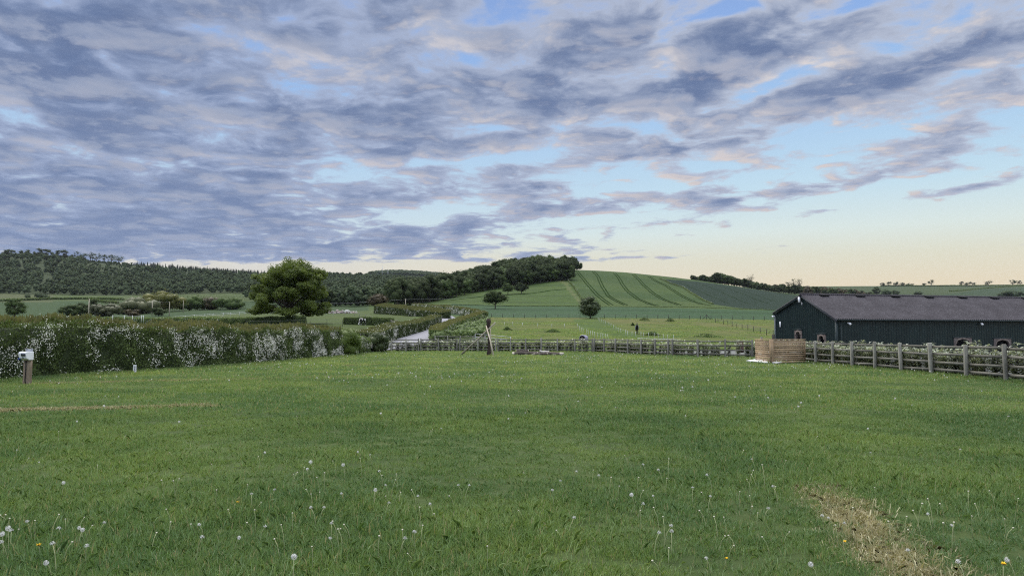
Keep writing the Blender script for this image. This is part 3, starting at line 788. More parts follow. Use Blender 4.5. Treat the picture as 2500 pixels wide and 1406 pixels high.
SRC = [('leafy_tree', far_crown(i)) for i in range(4)] + [('pine_tree', far_crown(5, 170, True)), ('pine_tree', far_crown(6, 170, True))]
r = np.random.default_rng(33)
pts, kind, scl = [], [], []
N = 34000
xs = r.uniform(-900, 1330, N); ys = np.exp(r.uniform(np.log(400), np.log(2300), N))
# density per square metre rather than per picture area
keepw = r.random(N) < np.clip((ys / 2300) ** 1.0 * 1.1, .10, 1)
xs, ys = xs[keepw], ys[keepw]
lim = np.interp(xs, [-900, 0, 300, 560, 640, 800, 950, 1000, 1120, 1330], [905, 905, 905, 905, 560, 440, 470, 640, 800, 860])
m = (ys > lim); xs, ys = xs[m], ys[m]
X = (xs - 1250) / F * ys; Z = ground(X, ys)
GPx, GPy, _ = project(X, ys, Z)
ok = ~((ys > 1750) & (xs < 760)) & ~((xs > 1015) & (ys < 2900) & (ys > 1500)) & ~((ys < 900) & (xs < 900) & (GPy < 728) & (xs < 600))
X, ys, Z, xs = X[ok], ys[ok], Z[ok], xs[ok]
# crest conifers
con = ((ys > 1400) & (xs > 320) & (xs < 700)) | ((ys > 1400) & (xs >= 700) & (xs < 940) & (r.random(len(xs)) < .5)) | (r.random(len(xs)) < .0)
kind = np.where(con, r.integers(4, 6, len(xs)), r.integers(0, 4, len(xs)))
s = r.uniform(.62, 1.2, len(xs)) * np.where(con, .62, .92)
gap = (xs > 205) & (xs < 322) & (ys > 1330); s = np.where(gap, s * .55, s)
Pn = np.stack([X, ys, Z - .8], 1)
scatter('far_wood', Pn, kind, np.stack([s * r.uniform(.9, 1.1, len(s)), s, s * r.uniform(.85, 1.15, len(s))], 1), np.stack([0 * s, 0 * s, r.uniform(0, 6.28, len(s))], 1), SRC,
        label='dense woodland covering the valley side and ridge on the left', cat='woodland')
# the farthest hill, also wooded
N = 2600; xs = r.uniform(900, 1180, N); ys = r.uniform(2600, 3500, N); X = (xs - 1250) / F * ys
Pn = np.stack([X, ys, ground(X, ys) - .5], 1); s = r.uniform(.9, 1.4, N)
scatter('distant_wood', Pn, r.integers(0, 4, N), np.stack([s * 1.3, s * 1.3, s], 1), np.stack([0 * s, 0 * s, r.uniform(0, 6.28, N)], 1), SRC,
        label='woodland on the farthest low hill beside the masts', cat='woodland')
# trees on the left crest, seen one by one against the sky
for k, (a, top, wp) in enumerate(((190, 612, 20), (203, 616, 15), (220, 614, 18), (236, 617, 20), (254, 620, 15), (272, 621, 17), (290, 624, 20), (112, 606, 26), (140, 609, 24), (160, 609, 18), (92, 604, 20), (60, 609, 26), (20, 608, 30))):
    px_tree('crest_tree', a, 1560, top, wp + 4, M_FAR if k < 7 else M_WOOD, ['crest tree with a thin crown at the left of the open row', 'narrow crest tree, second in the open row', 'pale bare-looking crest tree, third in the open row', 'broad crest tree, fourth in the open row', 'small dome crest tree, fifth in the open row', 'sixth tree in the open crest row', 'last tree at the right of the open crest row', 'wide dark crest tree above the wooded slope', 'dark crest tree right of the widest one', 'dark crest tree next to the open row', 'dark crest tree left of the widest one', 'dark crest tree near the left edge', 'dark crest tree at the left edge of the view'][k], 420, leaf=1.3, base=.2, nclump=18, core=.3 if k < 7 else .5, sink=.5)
# ------------------------------------------------------------ hedges
M_HEDGE = foliage('hawthorn_leaves', (.084, .130, .042), (.200, .262, .096), .36, patch=.40, pscale=.9)
M_HEDGE_L = foliage('light_hedge_leaves', (.050, .078, .022), (.105, .138, .050), .25, patch=.5, pscale=.35)
M_TWIG = foliage('new_growth', (.112, .120, .046), (.205, .200, .088), .35, patch=.5, pscale=.25)
M_TWIG2 = foliage('seeding_grass', (.105, .112, .042), (.175, .180, .075), .3, patch=.5, pscale=.25)
M_BRIGHT = foliage('bright_bush_leaves', (.055, .095, .016), (.130, .180, .035), .3, patch=.4, pscale=.8)
mb_, t, b = mat_base('hawthorn_blossom')
geo = t.new('ShaderNodeNewGeometry'); t.L.new(t.mix(geo.outputs['Random Per Island'], (.66, .65, .55), (.88, .87, .79)), b.inputs['Base Color']); M_BLOS = mb_
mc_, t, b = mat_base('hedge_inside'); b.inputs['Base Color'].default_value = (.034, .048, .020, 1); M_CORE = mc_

def resample(pts, step):
    pts = np.asarray(pts, float); L = np.concatenate([[0], np.cumsum(np.linalg.norm(np.diff(pts, axis=0), axis=1))])
    n = max(2, int(L[-1] / step)); s = np.linspace(0, L[-1], n + 1)
    return np.stack([np.interp(s, L, pts[:, k]) for k in range(2)], 1), s
def hedge(name, label, base, h0, h1, width, leaf, dens, seed, mat=None, blossom=0., blos_f=None, fringe=0., fr_mat=None, lump=.16, slope=0., group=None, side=1, fr_n=260, dens_top=None, leafcut=None, hfun=None):
    """base: ground line of the face towards the viewer (world x,y); the hedge extends to its left by width"""
    r = np.random.default_rng(seed); mat = mat or M_HEDGE
    pl, s = resample(base, .5); Ltot = s[-1]
    tg = np.gradient(pl, axis=0); tg /= np.linalg.norm(tg, axis=1, keepdims=True)
    nr = np.stack([-tg[:, 1], tg[:, 0]], 1) * side           # points away from the viewer, into the hedge
    org = np.array([pl[0, 0], pl[0, 1], g1(*pl[0])])
    def frame(q):
        P = np.stack([np.interp(q, s, pl[:, k]) for k in range(2)], 1); N = np.stack([np.interp(q, s, nr[:, k]) for k in range(2)], 1)
        N /= np.linalg.norm(N, axis=1, keepdims=True)
        H = h0 + (h1 - h0) * q / Ltot
        if hfun is not None: H = H * hfun(q / Ltot)
        H = H * (1 + .10 * (fbm(q / 2.2, q * 0 + seed, 3) - .5) * 2)
        return P, N, H
    def surf(n, part):
        """points on the face (0), the top (1), the back (2) or the ends (3), with outward directions"""
        q = r.uniform(0, Ltot, n)
        if part == 3: q = np.where(r.random(n) < .5, 0., Ltot)
        P, N, H = frame(q); v = r.random(n); b_ = lump * (fbm(q * 1.1, v * H * 1.1 + seed, 3) - .5) * 2.4
        zz = np.zeros(n)
        if part == 0: d = b_ + .10 * v ** 3; zz = v * H; o = np.stack([-N[:, 0], -N[:, 1], 0 * v + .25], 1)
        elif part == 1: d = v * width; zz = H + b_ * .8 + slope * d; o = np.stack([0 * v, 0 * v, 1 + 0 * v], 1)
        elif part == 2: d = width + b_; zz = v * (H + slope * width); o = np.stack([N[:, 0], N[:, 1], 0 * v + .25], 1)
        else: d = r.random(n) * width; zz = v * (H + slope * d); o = np.stack([r.normal(size=n) * .3, r.normal(size=n) * .3, .3 + 0 * v], 1)
        xy = P + N * d[:, None]
        if part == 3: xy = xy + (np.where(q == 0, -1, 1) * np.abs(b_) * 1.2)[:, None] * np.stack([np.interp(q, s, tg[:, 0]), np.interp(q, s, tg[:, 1])], 1)
        z = ground(xy[:, 0], xy[:, 1]) + zz
        return np.stack([xy[:, 0], xy[:, 1], z], 1), o, q, v
    rt = empty(name, org); tag(rt, label, 'hedge', group)
    area = [Ltot * (h0 + h1) / 2, Ltot * width, Ltot * (h0 + h1) / 2, 2 * width * (h0 + h1) / 2]
    VV, QQ, nn = [], [], 0
    for part, f in enumerate((1., .8, .35, 1.)):
        n = int(area[part] * dens * f)
        if n < 4: continue
        P, o, q, v = surf(n, part)
        P = P - o * r.uniform(-.04, .16, n)[:, None] * min(1, leaf * 8)
        V, Q = cards(P - org, leaf, r, o, .35); VV.append(V); QQ.append(Q + nn); nn += len(V)
    obj('foliage', mesh_np('foliage', np.vstack(VV), [np.vstack(QQ)], mat), rt)
    # dark core added to block light: a bumpy prism a little under the leaves
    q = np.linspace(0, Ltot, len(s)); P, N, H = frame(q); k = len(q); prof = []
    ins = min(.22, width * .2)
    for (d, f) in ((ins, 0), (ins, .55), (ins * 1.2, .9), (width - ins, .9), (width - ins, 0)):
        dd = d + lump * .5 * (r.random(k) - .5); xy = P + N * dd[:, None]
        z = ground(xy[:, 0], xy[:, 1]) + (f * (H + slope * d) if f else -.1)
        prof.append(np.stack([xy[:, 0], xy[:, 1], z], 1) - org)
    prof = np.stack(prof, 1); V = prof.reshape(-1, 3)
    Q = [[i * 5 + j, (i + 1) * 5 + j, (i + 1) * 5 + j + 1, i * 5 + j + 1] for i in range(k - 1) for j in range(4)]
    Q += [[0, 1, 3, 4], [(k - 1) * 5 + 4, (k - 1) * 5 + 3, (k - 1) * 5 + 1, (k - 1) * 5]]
    obj('dark_core', mesh_np('dark_core', V, [np.array(Q)], M_CORE), rt)
    if blossom > 0:
        n = int(area[0] * blossom); P, o, q, v = surf(n, 0)
        P2, o2, q2, v2 = surf(int(n * .18), 1); P = np.vstack([P, P2]); o = np.vstack([o, o2]); q = np.concatenate([q, q2]); v = np.concatenate([v, np.ones(len(q2))])
        pr = sstep(.42, .78, fbm(q / 1.1 + 31, v * 2.0 + seed, 4)) * (blos_f(q, v) if blos_f else 1)
        kk = r.random(len(P)) < pr; P, o = P[kk], o[kk]
        # sprays: every hit carries a few small flower heads
        P = np.repeat(P, 6, 0) + r.normal(size=(6 * len(P), 3)) * leaf * .8; o = np.repeat(o, 6, 0)
        P = P + o * .07
        if len(P):
            V, Q = cards(P - org, leaf * .50, r, o, .5, aspect=.85); obj('blossom', mesh_np('blossom', V, [Q], M_BLOS), rt)
    if fringe > 0:
        n = int(Ltot * fr_n); P, o, q, v = surf(n, 1); m = fbm(q / 4., q * 0 + 3.3, 3)
        hh = fringe * r.uniform(.35, 1.15, n) * (.55 + .9 * m)
        a = r.uniform(0, 6.28, n); wd = .018 + .012 * r.random(n); wd *= max(1, leaf / .07)
        ln = r.normal(size=(n, 2)) * .16 * hh[:, None]
        B = P - org; sx = np.stack([np.cos(a) * wd, np.sin(a) * wd, 0 * a], 1); up = np.stack([ln[:, 0], ln[:, 1], hh], 1)
        V = np.stack([B - sx, B + sx, B + sx * 1.5 + up * .6, B + up, B - sx * 1.5 + up * .6], 1).reshape(-1, 3)
        obj('new_growth', mesh_np('new_growth', V, [np.arange(5 * n).reshape(n, 5)], fr_mat or M_TWIG), rt)
    return rt
def xyp(px, Y): g = gpx(px, Y); return (g[0], g[1])

H1 = [(-20.6, 8), (-19.4, 17), (-17.85, 25.5), (-17.2, 29.4), (-16.4, 31.7), (-15.2, 36.2), (-14.35, 42), (-13.5, 50), (-13.0, 56)]
L1 = 48.
def bl1(q, v):
    P = np.interp(q, [0, 16, 19.5, 21, 24, 27, 30, 33, 37, 41, 44, 49], [.5, .9, .8, .40, .50, .45, .50, .65, .95, 1.15, 1.1, 1.0])
    return P * np.where((q < 21) & (v > .75), 1.6, 1.0)
hedge('flowering_hedge', 'long dark hawthorn hedge with white blossom along the left of the lawn', H1, 2.03, 1.95, 1.7, .075, 620, 3, blossom=170, blos_f=bl1, fringe=.26, fr_n=190, lump=.3)
hedge('field_hedge', 'green end of the left lawn hedge beside the fence', [(-13.0, 56.2), (-12.75, 60), (-12.6, 65), (-12.3, 69.5)], 1.62, 1.25, 1.8, .08, 520, 4, mat=M_HEDGE, blossom=70, lump=.3)
# rounded bushes growing out of the hedge end
def bush(name, label, c, rx, ry, h, mat, leaf, n, seed, blossom=0):
    r = np.random.default_rng(seed); g = np.array([c[0], c[1], g1(*c)]); rt = empty(name, g); tag(rt, label, 'bush')
    k = 26; cen = rnd_unit(k, r) * r.uniform(.4, .78, (k, 1)) * [rx, ry, h / 2] + [0, 0, h / 2]; rad = r.uniform(.22, .36, k) * h
    P, d = crown_points(n, cen, rad, r, .9, .6); P[:, 2] = np.maximum(P[:, 2], .03); V, Q = cards(P, leaf, r, d + [0, 0, .4], .5)
    T = np.zeros((0, 3), int)
    for a, q in zip(cen, rad):
        T = np.vstack([T, ICO1[1] + len(V)]); V = np.vstack([V, ICO1[0] * q * .7 + a])
    obj('foliage', mesh_np('foliage', V, [Q, T], mat), rt)
    if blossom:
        P, d = crown_points(blossom, cen, rad * 1.05, r, .9, .95); V, Q = cards(P, leaf * .6, r, d, .5); obj('blossom', mesh_np('blossom', V, [Q], M_BLOS), rt)
    return rt
bush('bright_bush', 'bright green rounded bush bulging out of the hedge near its far end', (-12.9, 57.2), 1.05, 1.6, 2.15, M_BRIGHT, .09, 5200, 8)
bush('rounded_bush', 'rounded green bush at the far end of the lawn hedge by the fence', (-12.1, 66.5), 1.2, 2.2, 1.75, M_HEDGE_L, .09, 4600, 9, 260)
# lane hedges and the ones beyond
hedge('lane_hedge', 'light green sloping hedge along the left of the lane', [xyp(905, 72), xyp(932, 80), xyp(965, 92), xyp(1005, 108), xyp(1045, 130), xyp(1078, 165)], 1.75, 1.5, 2.2, .13, 260, 12, mat=M_HEDGE_L, blossom=26, blos_f=lambda q, v: np.where(q < 22, 1.5, .25), fringe=.14, fr_mat=M_TWIG2, fr_n=120, slope=.06)
hedge('lane_hedge', 'dark hedge with brown grassy top along the right of the lane', [xyp(1078, 95), xyp(1094, 110), xyp(1114, 128), xyp(1150, 156), xyp(1180, 190)], 1.35, 1.75, 1.7, .12, 330, 13, blossom=16, blos_f=lambda q, v: .7, fringe=.30, fr_n=420, lump=.22)
thr = np.random.default_rng(55)
for k, (a, Y, w_, h_) in enumerate(((1100, 100, 1.5, 1.3), (1128, 106, 1.7, 1.5), (1156, 112, 1.8, 1.6), (1178, 116, 1.5, 1.7), (1120, 118, 1.6, 1.4), (1146, 124, 1.8, 1.6), (1172, 130, 1.8, 1.7), (1146, 138, 1.7, 1.5), (1170, 144, 1.9, 1.6), (1182, 158, 1.6, 1.6), (1166, 162, 1.8, 1.5), (1180, 176, 1.8, 1.6))):
    tag(bush('thicket_bush', 'dark flecked bush in the thicket between the lane hedge and the paddock', tuple(xyp(a, Y)), w_ * 1.25, w_ * 1.5, h_, M_HEDGE, .13, 1500, 800 + k, 170), group='bushes of the lane thicket')
bush('dark_bush', 'dark bush at the near corner of the brown-topped lane hedge', tuple(xyp(1070, 90)), .95, 1.2, 1.4, M_HEDGE, .1, 2400, 14)
hedge('bend_hedge', 'hedge with white flowers on the outside of the lane bend', [xyp(1172, 188), xyp(1120, 222), xyp(1060, 256), xyp(1005, 292)][::-1], 2.2, 1.9, 2.2, .2, 110, 15, mat=M_HEDGE, blossom=22, blos_f=lambda q, v: 1.2, fringe=.4, fr_mat=M_TWIG2, fr_n=90)
hedge('bank_hedge', 'low grassy bank hedge on the inside of the lane bend', [xyp(1072, 186), xyp(1040, 198), xyp(985, 214), xyp(912, 246)][::-1], 2.6, 1.4, 3.2, .2, 110, 16, mat=M_HEDGE_L, blossom=8, fringe=.5, fr_mat=M_TWIG2, fr_n=120, slope=.15)
hedge('clipped_hedge', 'left of two clipped dark hedges behind the piebald horse', [xyp(838, 147), xyp(905, 146)], 1.35, 1.45, 1.4, .13, 240, 17, fringe=.12, fr_mat=M_HEDGE_L)
hedge('clipped_hedge', 'right of two clipped dark hedges, beside the wooden field gate', [xyp(909, 146), xyp(953, 144)], 1.5, 1.4, 1.4, .13, 240, 18, fringe=.1, fr_mat=M_HEDGE_L)
hedge('oak_hedge', 'dark hedge running left from the foot of the oak', [xyp(540, 156), xyp(640, 148), xyp(733, 144)], 1.55, 1.75, 1.8, .16, 170, 19, lump=.3)
hedge('meadow_hedge', 'dark meadow hedge with white blossom left of the oak hedge', [xyp(195, 232), xyp(300, 210), xyp(400, 192), xyp(480, 176), xyp(538, 160)], 1.9, 1.5, 1.8, .2, 120, 20, blossom=18, blos_f=lambda q, v: np.where((q > 105) & (q < 128), 2.6, .25), lump=.3)
# field hedges on the hills
def far_hedge(label, pix, h, w, leaf, dens, seed, ymin=380, **k):
    hedge('hill_hedge', label, [tuple(hit(a, c, ymin)[:2]) for a, c in pix][::k.pop('rev', 1)], h, h, w, leaf, dens, seed, **k)
far_hedge('ragged hedge climbing the hill beside the pale path', [(1382, 678), (1398, 696), (1412, 716), (1423, 732)], .8, .9, .5, 12, 30, rev=-1, blossom=1.2)
far_hedge('ragged hedge between the light crop and the dark crop', [(1612, 681), (1636, 692), (1668, 702), (1687, 715), (1710, 729), (1742, 743)], .9, 1.0, .5, 12, 31, rev=-1, blossom=1.0)
far_hedge('thin dark hedge along the foot of the crop hill', [(1060, 750), (1200, 749), (1320, 748), (1420, 748)], .35, .6, .4, 12, 32)
far_hedge('thin hedge along the foot of the hill right of the round bush', [(1465, 749), (1600, 750), (1720, 751), (1890, 757)], .3, .6, .4, 12, 33)
far_hedge('long dark hedge on the far skyline field', [(2150, 699), (2300, 699), (2420, 698), (2560, 697)], 3.2, 3.0, 1.6, 2.2, 34, ymin=1500)
far_hedge('slanting hedge across the far field on the right', [(2320, 712), (2400, 705), (2500, 698)], 2.0, 2.0, 1.4, 2.2, 35, ymin=1150)
far_hedge('far hedge in the left valley pasture', [(0, 737), (60, 734), (180, 731), (300, 733)], 2.2, 2.0, 1.2, 3., 36, ymin=500)
far_hedge('dark tree-lined hedge at the right of the left pasture', [(215, 734), (250, 739), (285, 742)], 2.2, 2., 1.2, 3., 37, ymin=450)
# ------------------------------------------------------------ lawn: tufts of real blades
mgr = bpy.data.materials.new('grass_blades'); mgr.use_nodes = True; t = NT(mgr.node_tree); b = t.N['Principled BSDF']
g = t.new('ShaderNodeNewGeometry'); P = g.outputs['Position']
fl = t.vmath('MULTIPLY', P, (1, 1, 0))
n1 = t.noise(fl, .28, 5, .6); n2 = t.noise(fl, 1.6, 4, .6); isl = g.outputs['Random Per Island']
c = t.mix(isl, (.140, .236, .080), (.290, .382, .164))
c = t.mix(t.mapr(n1, .35, .68), t.mix(1., c, (.64, .73, .76), 'MULTIPLY'), t.mix(1., c, (1.14, 1.08, .92), 'MULTIPLY'))  # broad tone patches; the darker ones stand in for shading over undulations
c = t.mix(t.mapr(n2, .40, .66, 0., .55), c, t.mix(1., c, (.64, .76, .70), 'MULTIPLY'))
c = t.mix(t.math('GREATER_THAN', isl, .93), c, (.34, .31, .17))
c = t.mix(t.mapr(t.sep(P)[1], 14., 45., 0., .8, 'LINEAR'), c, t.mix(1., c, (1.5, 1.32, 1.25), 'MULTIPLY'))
t.L.new(c, b.inputs['Base Color']); b.inputs['Roughness'].default_value = .45; b.inputs['Specular IOR Level'].default_value = .35
tr = t.new('ShaderNodeBsdfTranslucent'); t.L.new(t.mix(1., c, (1.15, 1.15, .6), 'MULTIPLY'), tr.inputs[0])
mx = t.new('ShaderNodeMixShader'); mx.inputs[0].default_value = .3; t.L.new(b.outputs[0], mx.inputs[1]); t.L.new(tr.outputs[0], mx.inputs[2]); t.L.new(mx.outputs[0], t.N['Material Output'].inputs[0])
M_STRAW = foliage('dry_grass', (.27, .245, .13), (.50, .46, .28), .2, patch=.4, pscale=2.)

def tuft(n, rad, h, w, lean, seed, mat, segs=2, name='grass_tuft'):
    r = np.random.default_rng(seed)
    a = r.uniform(0, 6.28, n); q = rad * np.sqrt(r.random(n)); B = np.stack([q * np.cos(a), q * np.sin(a), 0 * a - .01], 1)
    H = h * r.uniform(.45, 1.2, n); f = r.uniform(0, 6.28, n); wd = w * r.uniform(.6, 1.3, n) * .5
    ln = lean * r.uniform(.1, 1.2, n); ld = a + r.normal(size=n) * 1.2
    D = np.stack([np.cos(ld) * ln, np.sin(ld) * ln, 0 * ld], 1) * H[:, None]
    S = np.stack([np.cos(f) * wd, np.sin(f) * wd, 0 * f], 1); U = np.array([0, 0, 1.0])
    m = B + D * .35 + U * (H * .62)[:, None]; tp = B + D + U * (H * np.sqrt(np.clip(1 - ln ** 2 * .5, .2, 1)))[:, None]
    V = np.stack([B - S, B + S, m + S * .8, tp, m - S * .8], 1).reshape(-1, 3)
    return mesh_np(name, V, [np.arange(5 * n).reshape(n, 5)], mat)
GS = [('grass_tuft', tuft(110, .16, .062, .0046, .85, 400 + i, mgr)) for i in range(4)]
GS += [('grass_tuft', tuft(80, .30, .055, .010, .8, 410 + i, mgr)) for i in range(2)]            # middle distance: fewer, wider blades
GS += [('grass_tuft', tuft(50, .55, .055, .028, .7, 420 + i, mgr)) for i in range(2)]             # far part of the lawn
GS += [('grass_tuft', tuft(46, .17, .05, .0050, 1.25, 430 + i, M_STRAW)) for i in range(2)]      # dry, flattened
GS += [('grass_tuft', tuft(60, .16, .10, .0055, .8, 440 + i, mgr)) for i in range(2)]            # lusher clumps
r = np.random.default_rng(77)
P_, K_, S_ = [], [], []
def sow(y0, y1, dens, kinds, smin, smax, lo=-.92, hi=.92, pad=3.0):
    n = int(dens * ((hi - lo) / 2 * (y1 ** 2 - y0 ** 2) + 2 * pad * (y1 - y0)))
    y = np.sqrt(r.uniform(y0 ** 2, y1 ** 2, n)); x = r.uniform(lo, hi, n) * y + r.uniform(-pad, pad, n)
    k = r.choice(kinds, n); s = r.uniform(smin, smax, n)
    return x, y, k, s
def keep_lawn(x, y):
    hx = np.interp(y, [b_[1] for b_ in H1] + [60, 69.5], [b_[0] for b_ in H1] + [-12.75, -12.3])
    fx = np.interp(y, [0, 51, 52.9, 55.5, 57.1, 58.5, 60.8, 63.5, 65.5, 70, 71.4], [17.2, 17.2, 13.4, 12.1, 11.1, 10.3, 9.57, 8.96, 8.2, 3., -12])
    return (x > hx - .2) & (x < fx + 1.2) & (y < 72)
for y0, y1, dn, kd, a, b_ in ((2.8, 8, 44, [0, 1, 2, 3], .8, 1.25), (8, 15, 36, [0, 1, 2, 3], .85, 1.3), (15, 27, 17, [4, 5], .85, 1.3), (27, 45, 8., [4, 5, 6, 7], .9, 1.4), (45, 72, 4.2, [6, 7], .9, 1.3)):
    x, y, k, s = sow(y0, y1, dn, kd, a, b_); m = keep_lawn(x, y); x, y, k, s = x[m], y[m], k[m], s[m]
    wm = np.maximum(worn_mask(x, y), line_mask(x, y) * .9 if y1 > 8 else 0)
    dry = r.random(len(x)) < wm * .78
    k = np.where(dry & (y < 30), r.integers(8, 10, len(x)), k)
    drop = dry & (y >= 30); 
    hgt = .62 + 1.0 * fbm(x * 1.2 + 3, y * 1.2, 3) * sstep(.2, .8, fbm(x * .35, y * .35, 3)) * 1.4
    s = s * np.where(dry, np.where(y > 9, 1.35, 1.0), hgt)
    lush = (~dry) & (r.random(len(x)) < .02) & (y < 16); k = np.where(lush, r.integers(10, 12, len(x)), k)
    q = ~drop; P_.append(np.stack([x, y, ground(x, y)], 1)[q]); K_.append(k[q]); S_.append(s[q])
# longer grass left standing along the hedge foot and the fence
def sow_line(pts, n, spread, k, smin, smax):
    pl, s = resample(pts, .3); q = r.uniform(0, s[-1], n); x = np.interp(q, s, pl[:, 0]) + r.normal(size=n) * spread; y = np.interp(q, s, pl[:, 1]) + r.normal(size=n) * spread
    P_.append(np.stack([x, y, ground(x, y)], 1)); K_.append(r.choice(k, n)); S_.append(r.uniform(smin, smax, n))
sow_line([(a + .55, b_) for a, b_ in H1[1:]] + [(-12.0, 62), (-11.6, 69)], 1500, .22, [10, 11], .9, 1.9)
sow_line([(17.0, 14), (17.0, 41), (16.9, 50.5)], 900, .12, [10, 11], .9, 1.7)
sow_line([(16.8, 51), (13.4, 52.9), (12.1, 55.5), (9.57, 60.8), (8.2, 65.5), (4.2, 68.5), (-11.2, 70)], 800, .15, [10, 11], 1., 1.8)
for L_, n_, sp in ((LINES[0], 620, .07), (LINES[1], 420, .05), (LINES[2], 320, .05)): sow_line(L_, n_, sp, [8, 9], 1.1, 1.7)
for (p_, r_), (q_, s_) in zip(WORN[:-1], WORN[1:]): sow_line([p_, q_], int(28 * np.hypot(*(q_ - p_)) + 8), r_ * .55, [8, 9], .8, 1.5)
PP = np.vstack(P_); KK = np.concatenate(K_); SS = np.concatenate(S_)
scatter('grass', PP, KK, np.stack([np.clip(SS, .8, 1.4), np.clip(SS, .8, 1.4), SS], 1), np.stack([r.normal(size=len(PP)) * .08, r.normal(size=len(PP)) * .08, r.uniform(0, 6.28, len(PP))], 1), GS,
        label='short green lawn grass in tufts across the whole field', cat='grass')
# rough grazed grass beyond the fence
r2 = np.random.default_rng(5); n = 9000
y = np.exp(r2.uniform(np.log(72), np.log(212), n)); xp = r2.uniform(1190, 1960, n); x = (xp - 1250) / F * y; m = fbm(x / 7, y / 7, 3) > .5; x, y = x[m], y[m]
s = r2.uniform(1.2, 3.2, len(x))
scatter('paddock_grass', np.stack([x, y, ground(x, y)], 1), r2.integers(6, 8, len(x)), np.stack([s, s, s * .9], 1), np.stack([0 * x, 0 * x, r2.uniform(0, 6.28, len(x))], 1), GS,
        label='rough tufty grass in the horse paddock beyond the fence', cat='grass')

# ------------------------------------------------------------ dandelions
mst, t, b = mat_base('dandelion_stem'); b.inputs['Base Color'].default_value = (.30, .33, .16, 1)
mpf, t, b = mat_base('seed_fluff'); b.inputs['Base Color'].default_value = (.78, .78, .76, 1)
tr = t.new('ShaderNodeBsdfTranslucent'); tr.inputs[0].default_value = (.8, .8, .78, 1); mx = t.new('ShaderNodeMixShader'); mx.inputs[0].default_value = .4
t.L.new(b.outputs[0], mx.inputs[1]); t.L.new(tr.outputs[0], mx.inputs[2]); t.L.new(mx.outputs[0], t.N['Material Output'].inputs[0])
mbd, t, b = mat_base('spent_head'); b.inputs['Base Color'].default_value = (.52, .50, .38, 1)
myl, t, b = mat_base('yellow_petals'); b.inputs['Base Color'].default_value = (.75, .48, .02, 1)
mco, t, b = mat_base('seed_core'); b.inputs['Base Color'].default_value = (.10, .08, .05, 1)
def stem_mesh(h, lean, seed, rad=.0026):
    r = np.random.default_rng(seed); a = r.uniform(0, 6.28); d = np.array([math.cos(a), math.sin(a), 0]) * lean
    pts = [np.array([0, 0, -.02]), d * .15 * h + [0, 0, h * .35], d * .45 * h + [0, 0, h * .72], d * h + [0, 0, h]]
    mb = MB(); mb.tube(pts, [rad * 1.15, rad, rad * .95, rad * .9], 5); return mb.mesh('stem', mst), d * h + np.array([0, 0, h])
def puff_mesh(rad, at_, seed, part=1.0):
    r = np.random.default_rng(seed); n = 130; d = rnd_unit(n, r); d = d[d[:, 2] > -1 + 1.6 * (1 - part)] if part < 1 else d
    if part < 1: d = d[r.random(len(d)) < part]
    n = len(d); a = np.cross(d, rnd_unit(n, r)); a /= np.linalg.norm(a, axis=1, keepdims=True); b_ = np.cross(d, a)
    V, T = [], []
    tip = d * rad * r.uniform(.86, 1.0, (n, 1)); k = rad * .26
    # a thread and a little parasol of three hairs for every seed
    for i in range(n):
        o = len(V); V += [d[i] * rad * .15 - a[i] * .0004, d[i] * rad * .15 + a[i] * .0004, tip[i]]; T.append([o, o + 1, o + 2])
        for j in range(3):
            f = 2.094 * j; e = a[i] * math.cos(f) + b_[i] * math.sin(f); g = -a[i] * math.sin(f) + b_[i] * math.cos(f); o = len(V)
            V += [tip[i] - g * k * .22, tip[i] + g * k * .22, tip[i] + e * k + d[i] * k * .12]; T.append([o, o + 1, o + 2])
    return mesh_np('seed_head', np.array(V) + at_, [np.array(T)], mpf)
def blob_mesh(name, rad, at_, mat, sq=1.0):
    return mesh_np(name, ICO2[0] * [rad, rad, rad * sq] + at_, [ICO2[1]], mat, smooth=True)
def flower_mesh(rad, at_, seed):
    r = np.random.default_rng(seed); V, Q = [], []
    for k in range(60):
        a = r.uniform(0, 6.28); L = rad * r.uniform(.5, 1); e = np.array([math.cos(a), math.sin(a), r.uniform(.1, .9)]); s = np.array([-math.sin(a), math.cos(a), 0]) * rad * .12; o = len(V)
        V += [-s * .5, s * .5, e * L + s, e * L - s]; Q.append([o, o + 1, o + 2, o + 3])
    return mesh_np('flower', np.array(V) + at_, [np.array(Q)], myl)
PROT = []       # (kind, parts)
for i in range(4):
    sm, tp = stem_mesh([.19, .15, .22, .12][i], [.12, .25, .2, .35][i], 500 + i); PROT.append(('clock', [('stem', sm), ('seed_head', puff_mesh([.0195, .018, .021, .016][i], tp, 510 + i)), ('seed_core', blob_mesh('seed_core', .005, tp, mco))]))
for i in range(3):
    sm, tp = stem_mesh([.17, .14, .2][i], .3, 520 + i); PROT.append(('half', [('stem', sm), ('seed_head', puff_mesh(.017, tp, 530 + i, .5)), ('seed_core', blob_mesh('seed_core', .005, tp, mco))]))
for i in range(4):
    sm, tp = stem_mesh([.22, .16, .26, .12][i], [.1, .35, .22, .5][i], 540 + i); PROT.append(('bare', [('stem', sm), ('bare_head', blob_mesh('bare_head', .0075, tp, mbd, .8))]))
for i in range(2):
    sm, tp = stem_mesh([.09, .06][i], .2, 550 + i); PROT.append(('flower', [('stem', sm), ('flower', flower_mesh(.014, tp, 560 + i))]))
KI = {'clock': [0, 1, 2, 3], 'half': [4, 5, 6], 'bare': [7, 8, 9, 10], 'flower': [11, 12]}
